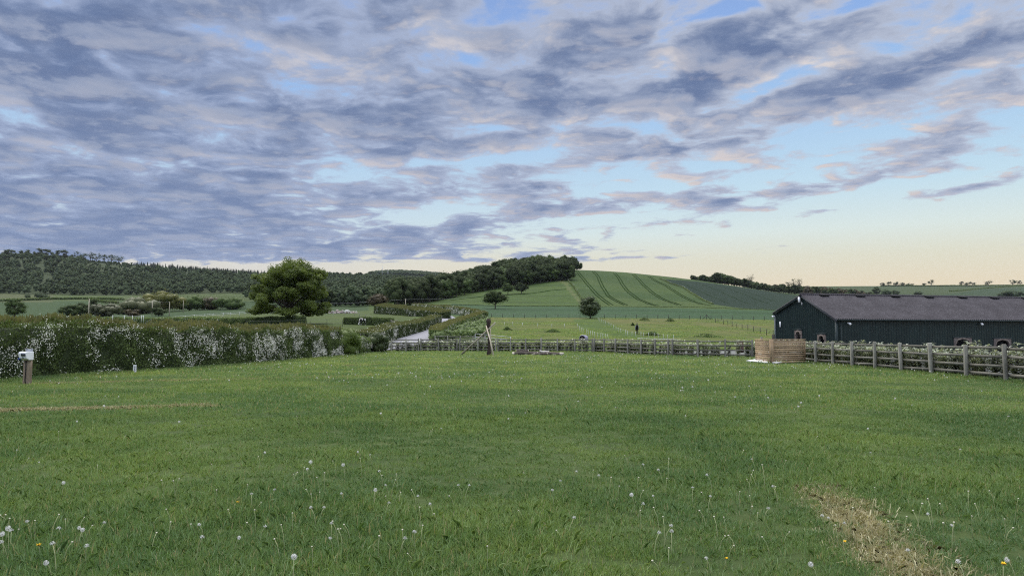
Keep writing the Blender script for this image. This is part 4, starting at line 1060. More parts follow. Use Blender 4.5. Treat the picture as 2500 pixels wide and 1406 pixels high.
NAMES = {'clock': ('dandelion_clock', 'full round white dandelion clock on a thin stem in the lawn', 'full dandelion clocks in the lawn'), 'half': ('dandelion_clock', 'ragged half-blown dandelion seed head in the lawn', 'half-blown dandelion heads in the lawn'),
         'bare': ('dandelion_stalk', 'bare pale dandelion stalk with a spent button head in the lawn', 'spent dandelion stalks in the lawn'), 'flower': ('dandelion_flower', 'small yellow dandelion flower low in the lawn', 'yellow dandelion flowers in the lawn')}
r = np.random.default_rng(91)
def dandelion(p, kind, s=1.0, rz=None, label=None):
    nm, lb, gr = NAMES[kind]; rt = empty(nm, p, r.uniform(0, 6.28) if rz is None else rz); rt.scale = (s, s, s); tag(rt, label or lb, 'dandelion', gr)
    for pn, me_ in PROT[int(r.choice(KI[kind]))][1]: obj(pn, me_, rt)
def lawn_at(px, py):
    f = flat(px, py); return (f[0], f[1], g1(*f))
SPOTS = [(715, 1395, 'clock', 1.12), (912, 1200, 'clock', 1.15), (975, 1335, 'half', 1.), (478, 1350, 'half', 1.), (126, 1385, 'clock', 1.05), (137, 1378, 'half', 1.05), (207, 1360, 'half', 1.), (20, 1325, 'clock', 1.), (8, 1338, 'clock', .95), (25, 1315, 'half', 1.),
         (190, 1315, 'clock', .95), (203, 1296, 'clock', .9), (152, 1302, 'half', 1.), (98, 1330, 'flower', 1.2), (240, 1290, 'half', .9), (572, 1320, 'clock', .9), (780, 1250, 'half', .9), (842, 1210, 'half', .85), (1352, 1215, 'half', .9), (1552, 1235, 'clock', .9),
         (1998, 1395, 'clock', 1.1), (2360, 1406, 'half', 1.15), (2480, 1385, 'clock', 1.05), (2450, 1385, 'flower', 1.3), (2066, 1312, 'flower', 1.), (2012, 1285, 'half', .9), (1864, 1252, 'half', 1.), (2275, 1270, 'half', .95), (2333, 1315, 'half', .95), (1640, 1330, 'half', 1.), (1620, 1318, 'half', .95), (1770, 1355, 'flower', .9), (2240, 1385, 'half', .9), (1012, 1330, 'half', .95), (810, 1300, 'half', .8)]
for a, c_, k, s in SPOTS: dandelion(lawn_at(a, c_ + 30 * s), k, s)
cl = [(430, 1290, 330, 55), (760, 1215, 200, 45), (1000, 1240, 130, 40), (100, 1320, 160, 40), (1570, 1210, 200, 50), (2300, 1290, 200, 60), (1700, 1340, 250, 50), (800, 1350, 120, 35), (1900, 1230, 200, 50)]
for k in range(105):
    q = cl[int(r.integers(0, len(cl)))]; a = q[0] + r.normal() * q[2] * .5; c_ = min(q[1] + r.normal() * q[3] * .6, 1440)
    if c_ < 1120: c_ = 1120 + r.uniform(0, 100)
    p = lawn_at(a, c_)
    dandelion(p, r.choice(['bare', 'bare', 'half', 'half', 'clock', 'flower'], p=[.38, .32, .15, .12, .02, .01]), r.uniform(.75, 1.05))
for k in range(70):
    a, c_ = r.uniform(0, 2500), r.uniform(1000, 1400); dandelion(lawn_at(a, c_), r.choice(['bare', 'half', 'clock', 'flower'], p=[.64, .25, .08, .03]), r.uniform(.7, 1.))
# the hundreds farther off, too many to count
def merged(parts): 
    V, T, mi, mats, nn = [], [], [], [], 0
    for pn, me_ in parts:
        v = np.zeros(len(me_.vertices) * 3, np.float32); me_.vertices.foreach_get('co', v); V.append(v.reshape(-1, 3)); me_.calc_loop_triangles()
        q = np.zeros(len(me_.loop_triangles) * 3, np.int32); me_.loop_triangles.foreach_get('vertices', q); T.append(q.reshape(-1, 3) + nn); mi.append(np.full(len(T[-1]), len(mats))); mats.append(me_.materials[0]); nn += len(V[-1])
    return mesh_np('dandelion', np.vstack(V), [np.vstack(T)], mats, np.concatenate(mi))
DS = [('dandelion', merged(PROT[i][1])) for i in (0, 1, 4, 5, 7, 8, 9, 11)]
n = 5200; y = np.sqrt(r.uniform(11 ** 2, 66 ** 2, n)); x = r.uniform(-.75, .75, n) * y
m = keep_lawn(x + 0, y) & keep_lawn(x - .6, y) & keep_lawn(x + 1.6, y)
pr = .12 + 1.1 * sstep(.50, .72, fbm(x / 5, y / 5, 3)); pr = pr * np.interp(y, [11, 18, 26, 45, 66], [.22, .45, .9, .8, .45])
m &= r.random(n) < pr; x, y = x[m], y[m]; s = r.uniform(.8, 1.2, len(x)) * np.interp(y, [11, 30, 66], [1., 1.15, 1.35])
scatter('dandelions', np.stack([x, y, ground(x, y)], 1), r.choice(8, len(x), p=[.15, .14, .15, .14, .14, .14, .08, .06]), np.stack([s, s, s * .95], 1), np.stack([r.normal(size=len(x)) * .1, r.normal(size=len(x)) * .1, r.uniform(0, 6.28, len(x))], 1), DS,
        label='white dandelion heads sprinkled over the middle of the lawn', cat='dandelions')
# ------------------------------------------------------------ materials for the built things
def wood_mat(name, c1, c2, sc=(3, 3, 30), rough=.85):
    m, t, b = mat_base(name); g = t.new('ShaderNodeNewGeometry'); oi = t.new('ShaderNodeObjectInfo')
    v = t.vmath('MULTIPLY', g.outputs['Position'], sc); n = t.noise(v, 1., 6, .7, .6); n2 = t.noise(g.outputs['Position'], 2.2, 4, .6)
    f = t.math('ADD', t.math('MULTIPLY', n, .6), t.math('MULTIPLY', t.math('ADD', n2, t.math('MULTIPLY', g.outputs['Random Per Island'], .5)), .35))
    t.L.new(t.vmath('SCALE', t.mix(t.mapr(f, .3, .8), c1, c2), t.mapr(oi.outputs['Random'], 0., 1., .74, 1.22, 'LINEAR')), b.inputs['Base Color']); b.inputs['Roughness'].default_value = rough
    bp = t.new('ShaderNodeBump'); bp.inputs['Strength'].default_value = .4; bp.inputs['Distance'].default_value = .02; t.L.new(n, bp.inputs['Height']); t.L.new(bp.outputs[0], b.inputs['Normal'])
    return m
def plain(name, c, rough=.5, metal=0., var=.15):
    m, t, b = mat_base(name); g = t.new('ShaderNodeNewGeometry'); n = t.noise(g.outputs['Position'], 4., 5, .6)
    t.L.new(t.mix(t.mapr(n, .3, .7), tuple(q * (1 - var) for q in c), tuple(q * (1 + var) for q in c)), b.inputs['Base Color'])
    b.inputs['Roughness'].default_value = rough; b.inputs['Metallic'].default_value = metal; return m
M_POST = wood_mat('weathered_post', (.085, .085, .068), (.25, .245, .205), (9, 9, 1.2))
M_RAIL = wood_mat('weathered_rail', (.075, .073, .058), (.22, .21, .175), (1.5, 1.5, 22))
M_NEW = wood_mat('new_timber', (.225, .155, .09), (.41, .30, .185), (2, 2, 28))
M_LOG = wood_mat('old_post_wood', (.15, .115, .08), (.33, .265, .195), (14, 14, 1.5))
M_ROT = wood_mat('rotten_trunk', (.014, .011, .009), (.062, .044, .034), (7, 7, 2))
M_POLE = wood_mat('peeled_pole', (.40, .34, .24), (.62, .56, .43), (6, 6, 2))
M_POLE2 = wood_mat('grey_pole', (.26, .23, .17), (.46, .42, .33), (6, 6, 2))
M_DARKP = plain('dark_post', (.05, .05, .04), .9)
M_WHITE = plain('white_plastic', (.86, .87, .88), .45, 0, .05)
M_TAPE = plain('fence_tape', (.58, .59, .56), .6, 0, .05)
M_STEEL = plain('galvanised_steel', (.42, .44, .46), .45, .5)
M_WIRE = plain('fence_wire', (.14, .14, .14), .5, .4)
M_BLACK = plain('black_plastic', (.02, .02, .022), .4)
M_BLUE = plain('blue_plastic', (.02, .05, .24), .4)
M_GREYP = plain('grey_plastic', (.20, .22, .25), .45)

# ------------------------------------------------------------ post and rail fence
def fence_run(name, label, posts, rails=(.22, .55, .87, 1.16), ph=1.29, pw=.115, seed=1, group=None):
    r = np.random.default_rng(seed); pts = [np.array([x, y, g1(x, y)]) for x, y in posts]
    rt = empty(name, pts[0]); tag(rt, label, 'fence', group)
    for i, p in enumerate(pts):
        a = pts[max(i - 1, 0)]; b_ = pts[min(i + 1, len(pts) - 1)]; ang = math.atan2(b_[1] - a[1], b_[0] - a[0])
        h = ph + r.normal() * .02; mb = MB(); w_ = pw * r.uniform(.92, 1.1)
        # a sawn post with chamfered top, leaning a touch
        c4 = [(-1, -1), (1, -1), (1, 1), (-1, 1)]; lean = r.normal(size=2) * .012; V = []
        for z, k in ((-.3, 1), (h - .03, 1), (h, .72)):
            for cx, cy in c4: V.append([cx * w_ / 2 * k + lean[0] * z, cy * w_ / 2 * k + lean[1] * z, z])
        Q = [[0 + j, (j + 1) % 4, 4 + (j + 1) % 4, 4 + j] for j in range(4)] + [[4 + j, 4 + (j + 1) % 4, 8 + (j + 1) % 4, 8 + j] for j in range(4)] + [[8, 9, 10, 11]]
        M = np.array(Matrix.Rotation(ang, 3, 'Z')); V = np.array(V) @ M.T + (p - pts[0]); mb.add(V, Q); mb.build('post', M_POST, rt)
    return rt, pts
def add_rails(rt, pts, pairs, rails, off, seed=3):
    r = np.random.default_rng(seed)
    for (i, j) in pairs:
        a, b_ = pts[i], pts[j]; d = b_ - a; n = np.array([-d[1], d[0], 0]); n /= np.linalg.norm(n)
        if np.dot(n, pts[0][:] * 0 + np.array([0, 0, CAMH]) - a) < 0: n = -n
        for z in rails:
            mb = MB(); k = r.normal(size=2) * .012; e = d / np.linalg.norm(d)
            mb.beam(a - pts[0] - n * off - e * .02 + [0, 0, z + k[0]], b_ - pts[0] - n * off + e * .02 + [0, 0, z + k[1]], .038, .098); mb.build('rail', M_RAIL, rt)
RP = [(17.0, y) for y in (14.4, 16.6, 18.7, 20.9, 23.1, 25.3, 27.5, 29.8, 32.1, 34.4, 36.7, 38.9, 41.1, 43.4, 45.9, 48.4, 50.9)]
rt, pts = fence_run('post_and_rail_fence', 'grey post and rail fence running along the right side of the lawn', RP, seed=1)
add_rails(rt, pts, [(i, i + 1) for i in range(len(pts) - 1)], (.22, .52, .84, 1.14), .078)
BPX = [(1769, 51.9), (1702, 52.9), (1640.6, 55.3), (1630, 55.9), (1598, 57.1), (1564, 58.8), (1531.6, 60.9), (1502, 63.3), (1474, 65.6), (1450, 67), (1446, 67.3), (1403, 68.4), (1360.7, 68.9), (1321, 69.6), (1283.5, 69.9), (1246, 70.2), (1215.8, 70.3), (1210, 70.4), (1167, 70.4), (1123, 70.4), (1116, 70.4), (1071, 70.4), (1028, 70.4), (1022, 70.4), (992, 70.4), (957, 70)]
BP = [(16.75, 51.15)] + [((a - 1250) / F * y, y) for a, y in BPX]
rt, pts = fence_run('post_and_rail_fence', 'grey post and rail fence across the far end of the lawn', BP, seed=2)
add_rails(rt, pts, [(i, i + 1) for i in range(len(pts) - 1) if np.hypot(BP[i + 1][0] - BP[i][0], BP[i + 1][1] - BP[i][1]) > .5], (.24, .54, .85, 1.16), .078, 5)

# laurel plants behind the fence
M_LAUREL = foliage('laurel_leaves', (.20, .24, .15), (.55, .57, .45), .2, rough=.25, spec=.6, patch=.25, pscale=2.)
def laurel_meshes(seed, h=1.2, n=330):
    r = np.random.default_rng(seed); mb = MB(); V, Q, nn = [], [], 0
    for k in range(6):
        a = r.uniform(0, 6.28); top = np.array([math.cos(a) * r.uniform(.08, .38), math.sin(a) * r.uniform(.05, .2), h * r.uniform(.7, 1.1)])
        pts = [np.zeros(3), top * [.35, .35, .45], top]; mb.tube(pts, [.011, .008, .004], 5)
        for i in range(n // 6):
            u = r.uniform(.03, 1.0); p = pts[1] * (u / .45) if u < .45 else pts[1] + (top - pts[1]) * (u - .45) / .55
            b_ = r.uniform(0, 6.28); el_ = r.uniform(-.2, .8); d = np.array([math.cos(b_) * math.cos(el_), math.sin(b_) * math.cos(el_), math.sin(el_)])
            s = np.cross(d, [0, 0, 1.0]); s /= np.linalg.norm(s); u_ = np.cross(s, d); L = r.uniform(.11, .18); wd = L * .21; f = .35
            q = p + d * .02
            # a folded leaf: two halves along the midrib
            V += [q, q + d * L * .5 - s * wd + u_ * wd * f, q + d * L * .55, q + d * L * .5 + s * wd + u_ * wd * f, q + d * L - u_ * L * .12]
            Q += [[nn, nn + 2, nn + 1], [nn + 1, nn + 2, nn + 4], [nn, nn + 3, nn + 2], [nn + 3, nn + 4, nn + 2]]; nn += 5
    return mesh_np('foliage', np.array(V), [np.array(Q)], M_LAUREL), mb.mesh('stems', bark)
LM = [laurel_meshes(600 + i) for i in range(5)]
r = np.random.default_rng(63); protos = []
for fo, st in LM:
    rt = empty('laurel_plant'); tag(rt, 'young laurel plant with pale glossy leaves growing behind the right-hand fence', 'shrub', 'laurels behind the right-hand fence')
    protos.append((rt, [obj('foliage', fo, rt), obj('stems', st, rt)]))
used = set()
def laurel(x, y, s, ang, lab, grp):
    k = int(r.integers(0, 5)); rt, kids = protos[k]; z = g1(x, y)
    if k not in used: used.add(k); rt.location = (x, y, z); rt.rotation_euler = (0, 0, ang); rt.scale = s; c = rt
    else: c = copy_thing(rt, kids, (x, y, z), ang, s)
    c['label'] = lab; c['group'] = grp
pl, s_ = resample(RP[3:], .50)
for x, y in np.vstack([pl, pl + [.34, .22]]): laurel(x + .42 + r.normal() * .05, y + r.normal() * .08, (1.1, 1.35, r.uniform(.74, 1.06)), math.pi / 2 + r.normal() * .3, 'young laurel plant with pale glossy leaves growing behind the right-hand fence', 'laurels behind the right-hand fence')
pl, s_ = resample([(a + .25, b_ + .42) for a, b_ in BP[:12]], .56)
for x, y in np.vstack([pl, pl + [.25, .42]]):
    if fbm(x * 1.3, y * 1.3, 2) > .30: laurel(x + r.normal() * .08, y + r.normal() * .05, (1.2, 1.2, r.uniform(.8, 1.02)), r.uniform(0, 6.28), 'young laurel plant with pale leaves behind the slanting part of the far fence', 'laurels behind the slanting far fence')
pl, s_ = resample([(a, b_ + .45) for a, b_ in BP[11:]], .58)
for x, y in np.vstack([pl, pl + [.29, .34]]): laurel(x + r.normal() * .08, y + r.normal() * .05, (1.5, 1.2, r.uniform(.74, .98)), r.uniform(0, 6.28), 'young laurel plant with pale leaves behind the straight far fence', 'laurels behind the straight far fence')

# ------------------------------------------------------------ slatted timber enclosure in the corner
def slat_panel(name, label, a, b_, h=1.30, n=11, seed=1):
    r = np.random.default_rng(seed); a = np.array([*a, g1(*a)]); b_ = np.array([*b_, g1(*b_)]); rt = empty(name, a); tag(rt, label, 'fence panel')
    d = b_ - a; L = np.linalg.norm(d); e = d / L; pitch = h / n
    for k in range(n):
        mb = MB(); z = .05 + k * pitch + .04; j = r.normal(size=2) * .006
        mb.beam([0, 0, z + j[0]] + e * .03, d - e * .03 + [0, 0, z + j[1]], .022, pitch * (.86 if k not in (2, 4) else .74)); mb.build('slat', M_NEW, rt)
    nrm = np.array([-e[1], e[0], 0]); nrm = nrm if np.dot(nrm, -a) < 0 else -nrm
    for q in (.0, .5, 1.): mb = MB(); c = d * q + nrm * .045; mb.box(c + [0, 0, h / 2], (.06, .06, h), math.atan2(e[1], e[0])); mb.build('batten', M_NEW, rt)
    mb = MB(); mb.beam([0, 0, h + .065], d + [0, 0, h + .065], .07, .03); mb.build('top_cap', M_NEW, rt)
    return rt
CN = (14.45, 40.9)
slat_panel('slat_panel', 'wide new timber slat panel facing the lawn at the fence corner', (16.8, 42.0), CN, seed=4)
slat_panel('slat_panel', 'narrow new timber slat panel left of the corner post', (14.42, 41.02), (14.72, 44.4), seed=5)
mb = MB(); mb.box((0, 0, .66), (.16, .16, 1.42), .2); o = mb.build('timber_post', M_NEW, loc=(CN[0] - .02, CN[1] - .12, 0)); tag(o, 'thick new timber post between the two slat panels', 'post')
def slab(name, label, pts, h, mat):
    n = len(pts); V = [[x, y, 0] for x, y in pts] + [[x, y, h] for x, y in pts]; c = np.mean(V[:n], 0); V = np.array(V) - c
    me = bpy.data.meshes.new(name); me.from_pydata(V.tolist(), [], [list(range(n))[::-1], list(range(n, 2 * n))] + [[i, (i + 1) % n, n + (i + 1) % n, n + i] for i in range(n)]); me.materials.append(mat)
    return tag(obj(name, me, loc=(c[0], c[1], .075)), label, 'sheet')
slab('white_sheet', 'flat white sheet lying in the grass left of the corner post', [flat(1822, 884), flat(1874, 889), flat(1872, 883), flat(1842, 881)], .03, M_WHITE)
slab('white_sheet', 'small torn white sheet lying right of the corner post', [flat(1883, 888.5), flat(1897, 890), flat(1909, 888), flat(1896, 886)], .03, M_WHITE)

# ------------------------------------------------------------ barn
def build_barn():
    A = np.array([25.7, 58.0, 0.]); ux = np.array([math.cos(R(14.2)), math.sin(R(14.2)), 0]); uy = np.array([-ux[1], ux[0], 0]); L = 34.0
    rt = empty('barn', A, R(14.2)); tag(rt, 'long dark green metal-clad barn with a grey corrugated roof', 'barn')
    W, wr, ZE, ZR, ZL, ZB = 8.07, 4.15, 2.92, 4.98, 3.60, -.5
    mgm, t, b = mat_base('green_cladding'); g = t.new('ShaderNodeNewGeometry'); n = t.noise(t.vmath('MULTIPLY', g.outputs['Position'], (1, 1, .25)), 2., 5, .6)
    t.L.new(t.mix(t.mapr(n, .3, .7), (.004, .013, .013), (.008, .021, .020)), b.inputs['Base Color']); b.inputs['Roughness'].default_value = .5; b.inputs['Specular IOR Level'].default_value = .3
    mrf, t, b = mat_base('roof_sheet'); tcd = t.new('ShaderNodeTexCoord'); P = tcd.outputs['Object']; n = t.noise(P, .7, 6, .7); n2 = t.noise(P, 9., 5, .75)
    c = t.mix(t.mapr(n, .3, .7), (.040, .036, .040), (.066, .061, .067)); c = t.mix(t.mapr(n2, .5, .72), c, (.105, .10, .108)); c = t.mix(t.mapr(n2, .5, .32), c, (.028, .026, .030))
    y_ = t.sep(P)[1]; seam = t.math('LESS_THAN', t.math('ABSOLUTE', t.math('SUBTRACT', y_, 2.05)), .05); c = t.mix(t.math('MULTIPLY', seam, .6), c, (.04, .04, .045))
    t.L.new(c, b.inputs['Base Color']); b.inputs['Roughness'].default_value = .9
    mtr = plain('dark_trim', (.022, .034, .034), .5); mbr, t, b = mat_base('old_brick'); g = t.new('ShaderNodeTexCoord'); br = t.new('ShaderNodeTexBrick'); t.L.new(g.outputs['Object'], br.inputs[0])
    br.inputs['Color1'].default_value = (.10, .074, .064, 1); br.inputs['Color2'].default_value = (.07, .055, .05, 1); br.inputs['Mortar'].default_value = (.15, .14, .13, 1); br.inputs['Scale'].default_value = 1.; br.inputs['Brick Width'].default_value = .22; br.inputs['Row Height'].default_value = .075; br.inputs['Mortar Size'].default_value = .008
    mp = t.new('ShaderNodeMapping'); mp.inputs['Rotation'].default_value = (math.pi / 2, 0, 0); t.L.new(g.outputs['Object'], mp.inputs[0]); t.L.new(mp.outputs[0], br.inputs[0]); t.L.new(br.outputs[0], b.inputs['Base Color'])
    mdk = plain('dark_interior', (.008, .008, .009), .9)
    # box-profile cladding as a real folded sheet with holes left for the openings
    def sheet(name, u0, u1, ztop, place, holes, step=.25, dep=.024):
        us_ = [u0]; k = u0
        prof = []
        while k < u1 - 1e-6:
            for f, d in ((0., 0.), (.52, 0.), (.62, dep), (.90, dep), (1., 0.)):
                if k + f * step <= u1 + 1e-6: prof.append((k + f * step, d))
            k += step
        prof = sorted(set((round(a, 4), d) for a, d in prof)); V, Q = [], []
        for (a, da), (c_, dc) in zip(prof[:-1], prof[1:]):
            if c_ - a < 1e-4: continue
            m = (a + c_) / 2; spans = [(ZB, None)]
            for (h0, h1, hz0, hz1) in holes:
                if h0 < m < h1: spans = [(ZB, hz0), (hz1, None)] if hz0 > ZB + .01 else [(hz1, None)]
            for z0, z1 in spans:
                o = len(V); V += [place(a, da, z0), place(c_, dc, z0), place(c_, dc, ztop(c_) if z1 is None else z1), place(a, da, ztop(a) if z1 is None else z1)]; Q.append([o, o + 1, o + 2, o + 3])
        return obj(name, mesh_np(name, np.array(V), [np.array(Q)], mgm), rt)
    # openings: along the long wall (u along the barn) and on the gable (u across it)
    LONG = [(11.25, 13.05, ZB + .2, 1.38), (15.35, 17.15, ZB + .2, 1.30), (20.2, 22.0, ZB + .2, 1.32)]
    GAB = [(1.30, 2.30, ZB + .2, 1.66), (4.35, 5.30, ZB + .2, 2.02)]
    sheet('side_wall', 0, L, lambda u: ZE - .02, lambda u, d, z: (u, -.0 - d, z), LONG)
    zg = lambda v: ZE + (ZR - ZE) * v / wr if v < wr else ZR - (ZR - ZL) * (v - wr) / (W - wr)
    sheet('gable_wall', 0, W, lambda v: zg(v) - .03, lambda v, d, z: (-d, v, z), GAB)
    mb = MB(); mb.add([[0, W, ZB], [L, W, ZB], [L, W, ZL - .02], [0, W, ZL - .02]], [[0, 1, 2, 3]]); mb.add([[L, 0, ZB], [L, W, ZB], [L, W, ZL], [L, wr, ZR], [L, 0, ZE]], None, [[0, 1, 2], [0, 2, 3], [0, 3, 4]]); mb.build('back_wall', mgm, rt)
    # dark room inside
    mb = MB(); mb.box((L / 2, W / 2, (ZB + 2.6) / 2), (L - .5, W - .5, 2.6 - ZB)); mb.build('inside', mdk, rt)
    # corrugated roof, two slopes
    def slope(name, y0, z0, y1, z1, over):
        k = .20; xs_ = np.arange(-.22, L + .25, k / 4); rows_ = 5; V = []
        d = np.array([y1 - y0, z1 - z0]); ln = np.linalg.norm(d); d /= ln; nn = np.array([-d[1], d[0]]) * (1 if d[0] > 0 else -1)
        for i in range(rows_):
            s = -over + (ln + over) * i / (rows_ - 1)
            for x in xs_:
                h = .042 * math.sin(2 * math.pi * x / k); V.append([x, y0 + d[0] * s + nn[0] * (h + .06), z0 + d[1] * s + nn[1] * (h + .06)])
        m = len(xs_); Q = [[i * m + j, i * m + j + 1, (i + 1) * m + j + 1, (i + 1) * m + j] for i in range(rows_ - 1) for j in range(m - 1)]
        return obj(name, mesh_np(name, np.array(V), [np.array(Q)], mrf, smooth=True), rt)
    rf = slope('roof', 0, ZE, wr, ZR, .22); slope('roof', W, ZL, wr, ZR, .22)
    mb = MB(); mb.tube([[-.25, wr, ZR + .07], [L + .2, wr, ZR + .07]], .11, 8); mb.build('ridge_cap', mrf, rf)
    for k in range(8):
        mb = MB(); x = 1.9 + k * 3.6; mb.box((x, wr - .28, ZR + .03), (.85, .34, .07), 0, R(26)); mb.build('roof_vent', mdk, rf)
    # barge boards, gutter, corner post
    mb = MB(); mb.beam((-.14, -.22, ZE - .18), (-.14, wr, ZR - .05), .05, .22); mb.build('barge_board', plain('barge_grey', (.10, .105, .115), .6), rt)
    mb = MB(); mb.beam((-.14, wr, ZR - .05), (-.14, W + .2, ZL - .12), .05, .22); mb.build('barge_board', mtr, rt)
    mb = MB(); mb.beam((-.1, -.24, ZE - .12), (L, -.24, ZE - .12), .12, .10); mb.build('gutter', mtr, rt)
    mb = MB(); mb.tube([(.32, -.12, ZE - .2), (.32, -.12, ZB)], .045, 8); mb.build('downpipe', mtr, rt)
    mb = MB(); mb.box((-.03, -.03, (ZB + ZE - .1) / 2), (.16, .16, ZE - .1 - ZB)); mb.build('corner_post', mtr, rt)
    mb = MB(); mb.box((-.03, W + .03, (ZB + ZL - .1) / 2), (.14, .14, ZL - .1 - ZB)); mb.build('corner_post', plain('pale_trim', (.10, .12, .12), .5), rt)
    # openings with brick arches
    def arch(kind, u0, u1, z0, z1):
        w_ = (u1 - u0); side = .24 if w_ > 1.4 else .18; hw = w_ / 2 - side; cz = z1 - .14 - (.36 if w_ > 1.4 else hw * .9); rise = z1 - .14 - cz; c = (u0 + u1) / 2; N_ = 14
        outer, inner = [], []
        pts_in = [(c - hw, z0)] + [(c - hw * math.cos(math.pi * i / N_), cz + rise * math.sin(math.pi * i / N_) ** (.75 if w_ > 1.4 else 1)) for i in range(N_ + 1)] + [(c + hw, z0)]
        pts_out = [(u0, z0)] + [(u0 + w_ * min(1, max(0, (i / N_))), z1) for i in range(N_ + 1)] + [(u1, z0)]
        pts_out[1] = (u0, z1); pts_out[-2] = (u1, z1)
        pl_ = (lambda u, d, z: (u, -d, z)) if kind == 'L' else (lambda u, d, z: (-d, u, z)); V, Q = [], []; n = len(pts_in)
        for d in (.055, -.12):
            V += [pl_(u, d, z) for u, z in pts_out] + [pl_(u, d, z) for u, z in pts_in]
        for i in range(n - 1): Q += [[i, i + 1, n + i + 1, n + i], [n + i, n + i + 1, 3 * n + i + 1, 3 * n + i]]
        for i in range(n - 1): Q.append([i + 1, i, 2 * n + i, 2 * n + i + 1])
        f = obj('brick_opening', mesh_np('brick_opening', np.array(V), [np.array(Q)], mbr), rt)
        # arch bricks standing out a little, with a dark lintel strip above
        mb = MB(); m = 17 if w_ > 1.4 else 11
        for i in range(m):
            a = math.pi * (i + .5) / m; u = c - (hw + .05) * math.cos(a); z = cz + (rise + .06) * math.sin(a) ** (.75 if w_ > 1.4 else 1)
            p = pl_(u, .066, z); mb.box(p, (.065, .03, .15) if kind == 'L' else (.03, .065, .15), 0, 0 if kind == 'L' else -(math.pi / 2 - a) , (a - math.pi / 2) * -1 if kind == 'L' else 0)
        mb.build('arch_bricks', plain('arch_brick', (.24, .20, .17), .9), f)
        mb = MB(); p = pl_(c, .05, z1 + .05); mb.box(p, (w_ + .16, .05, .09) if kind == 'L' else (.05, w_ + .16, .09)); mb.build('lintel', mtr, f)
    for a in LONG: arch('L', *a)
    for a in GAB: arch('G', *a)
    mb = MB(); mb.box((-.06, W - .5 - 1.6, .62), (.10, 3.6, .5)); mb.build('low_wall', plain('low_stone_wall', (.25, .23, .20), .9), rt)
    # lamps and boxes
    def lamp(name, p, d, parent_label=None):
        mb = MB(); mb.box(p, (.10, .10, .10)); q = np.array(p) + np.array(d) * .16; mb.tube([np.array(p) + np.array(d) * .04, q, q + np.array(d) * .10 + [0, 0, -.03]], [.05, .085, .09], 8)
        mb.build(name, M_WHITE, rt)
    lamp('floodlight', (1.0, -.10, ZE - .36), (.35, -.8, -.35)); lamp('floodlight', (14.0, -.10, ZE - .34), (-.2, -.8, -.3)); lamp('floodlight', (-.06, W + .05, ZL - .30), (-.6, .6, -.1))
    mb = MB(); mb.box((-.22, wr + .16, ZR - .38), (.14, .16, .46)); mb.build('antenna_box', M_WHITE, rt)
    mb = MB(); mb.tube([(-.05, wr - .1, ZR - .66), (-.28, wr - .28, ZR - .74)], .02, 5); mb.tube([(-.2, wr - .1, ZR - .60), (-.28, wr - .28, ZR - .9)], .018, 5); mb.build('bracket', M_STEEL, rt)
    mb = MB(); mb.box((-.06, W - .75, 2.55), (.06, .14, .48)); mb.build('notice', M_WHITE, rt)
build_barn()

# ------------------------------------------------------------ things on the lawn
def hookup():
    p = flat(66, 939); rt = empty('electric_hookup', (p[0], p[1], 0), R(-14)); tag(rt, 'white electric hook-up box on a split wooden post by the left hedge', 'power post')
    for x, w_, h in ((-.052, .098, .80), (.058, .092, .78)):
        mb = MB(); V = []
        for z, k in ((-.2, 1.06), (.25, 1.), (.55, .97), (h, .92)):
            V += [[x + sx * w_ / 2 * k + .006 * math.sin(9 * z + x * 40), sy * .075 * k, z] for sx, sy in ((-1, -1), (1, -1), (1, 1), (-1, 1))]
        mb.add(V, [[i * 4 + j, i * 4 + (j + 1) % 4, i * 4 + 4 + (j + 1) % 4, i * 4 + 4 + j] for i in range(3) for j in range(4)] + [[12, 13, 14, 15]]); mb.build('post_half', M_LOG, rt)
    mb = MB(); mb.tube([(.004, -.085, .78), (.012, -.088, .45), (-.004, -.088, .2), (.02, -.09, -.02)], .011, 6); mb.build('cable', M_BLACK, rt)
    mb = MB(); mb.box((-.03, .06, .97), (.26, .04, .36)); mb.build('back_plate', M_GREYP, rt)
    # cabinet: a box whose front slopes inwards towards the bottom
    bm = bmesh.new(); pr = [(-.13, .80), (-.23, .86), (-.27, 1.02), (-.24, 1.07), (.04, 1.07), (.04, .80)]
    fs = [[bm.verts.new((x, y, z)) for y, z in pr] for x in (-.115, .185)]
    bm.faces.new(fs[0][::-1]); bm.faces.new(fs[1]); n = len(pr)
    for i in range(n): bm.faces.new([fs[0][i], fs[0][(i + 1) % n], fs[1][(i + 1) % n], fs[1][i]])
    bmesh.ops.recalc_face_normals(bm, faces=bm.faces); bmesh.ops.bevel(bm, geom=bm.edges[:], offset=.012, segments=2, affect='EDGES')
    me = bpy.data.meshes.new('cabinet'); bm.to_mesh(me); bm.free(); me.materials.append(M_WHITE); cb = obj('cabinet', me, rt)
    mb = MB(); mb.beam((.0, -.262, .975), (.17, -.262, .975), .02, .085); mb.build('meter_window', plain('smoked_window', (.05, .06, .07), .2), cb)
    mb = MB(); mb.beam((.02, -.230, .885), (.08, -.230, .885), .02, .06); mb.build('label_plate', M_GREYP, cb)
    for x, y in ((-.14, -.05), (-.13, -.16)):
        mb = MB(); mb.tube([(x + .04, y, .87), (x - .01, y, .85), (x - .05, y - .02, .81)], [.045, .048, .04], 10); mb.build('socket', M_BLUE, cb)
hookup()
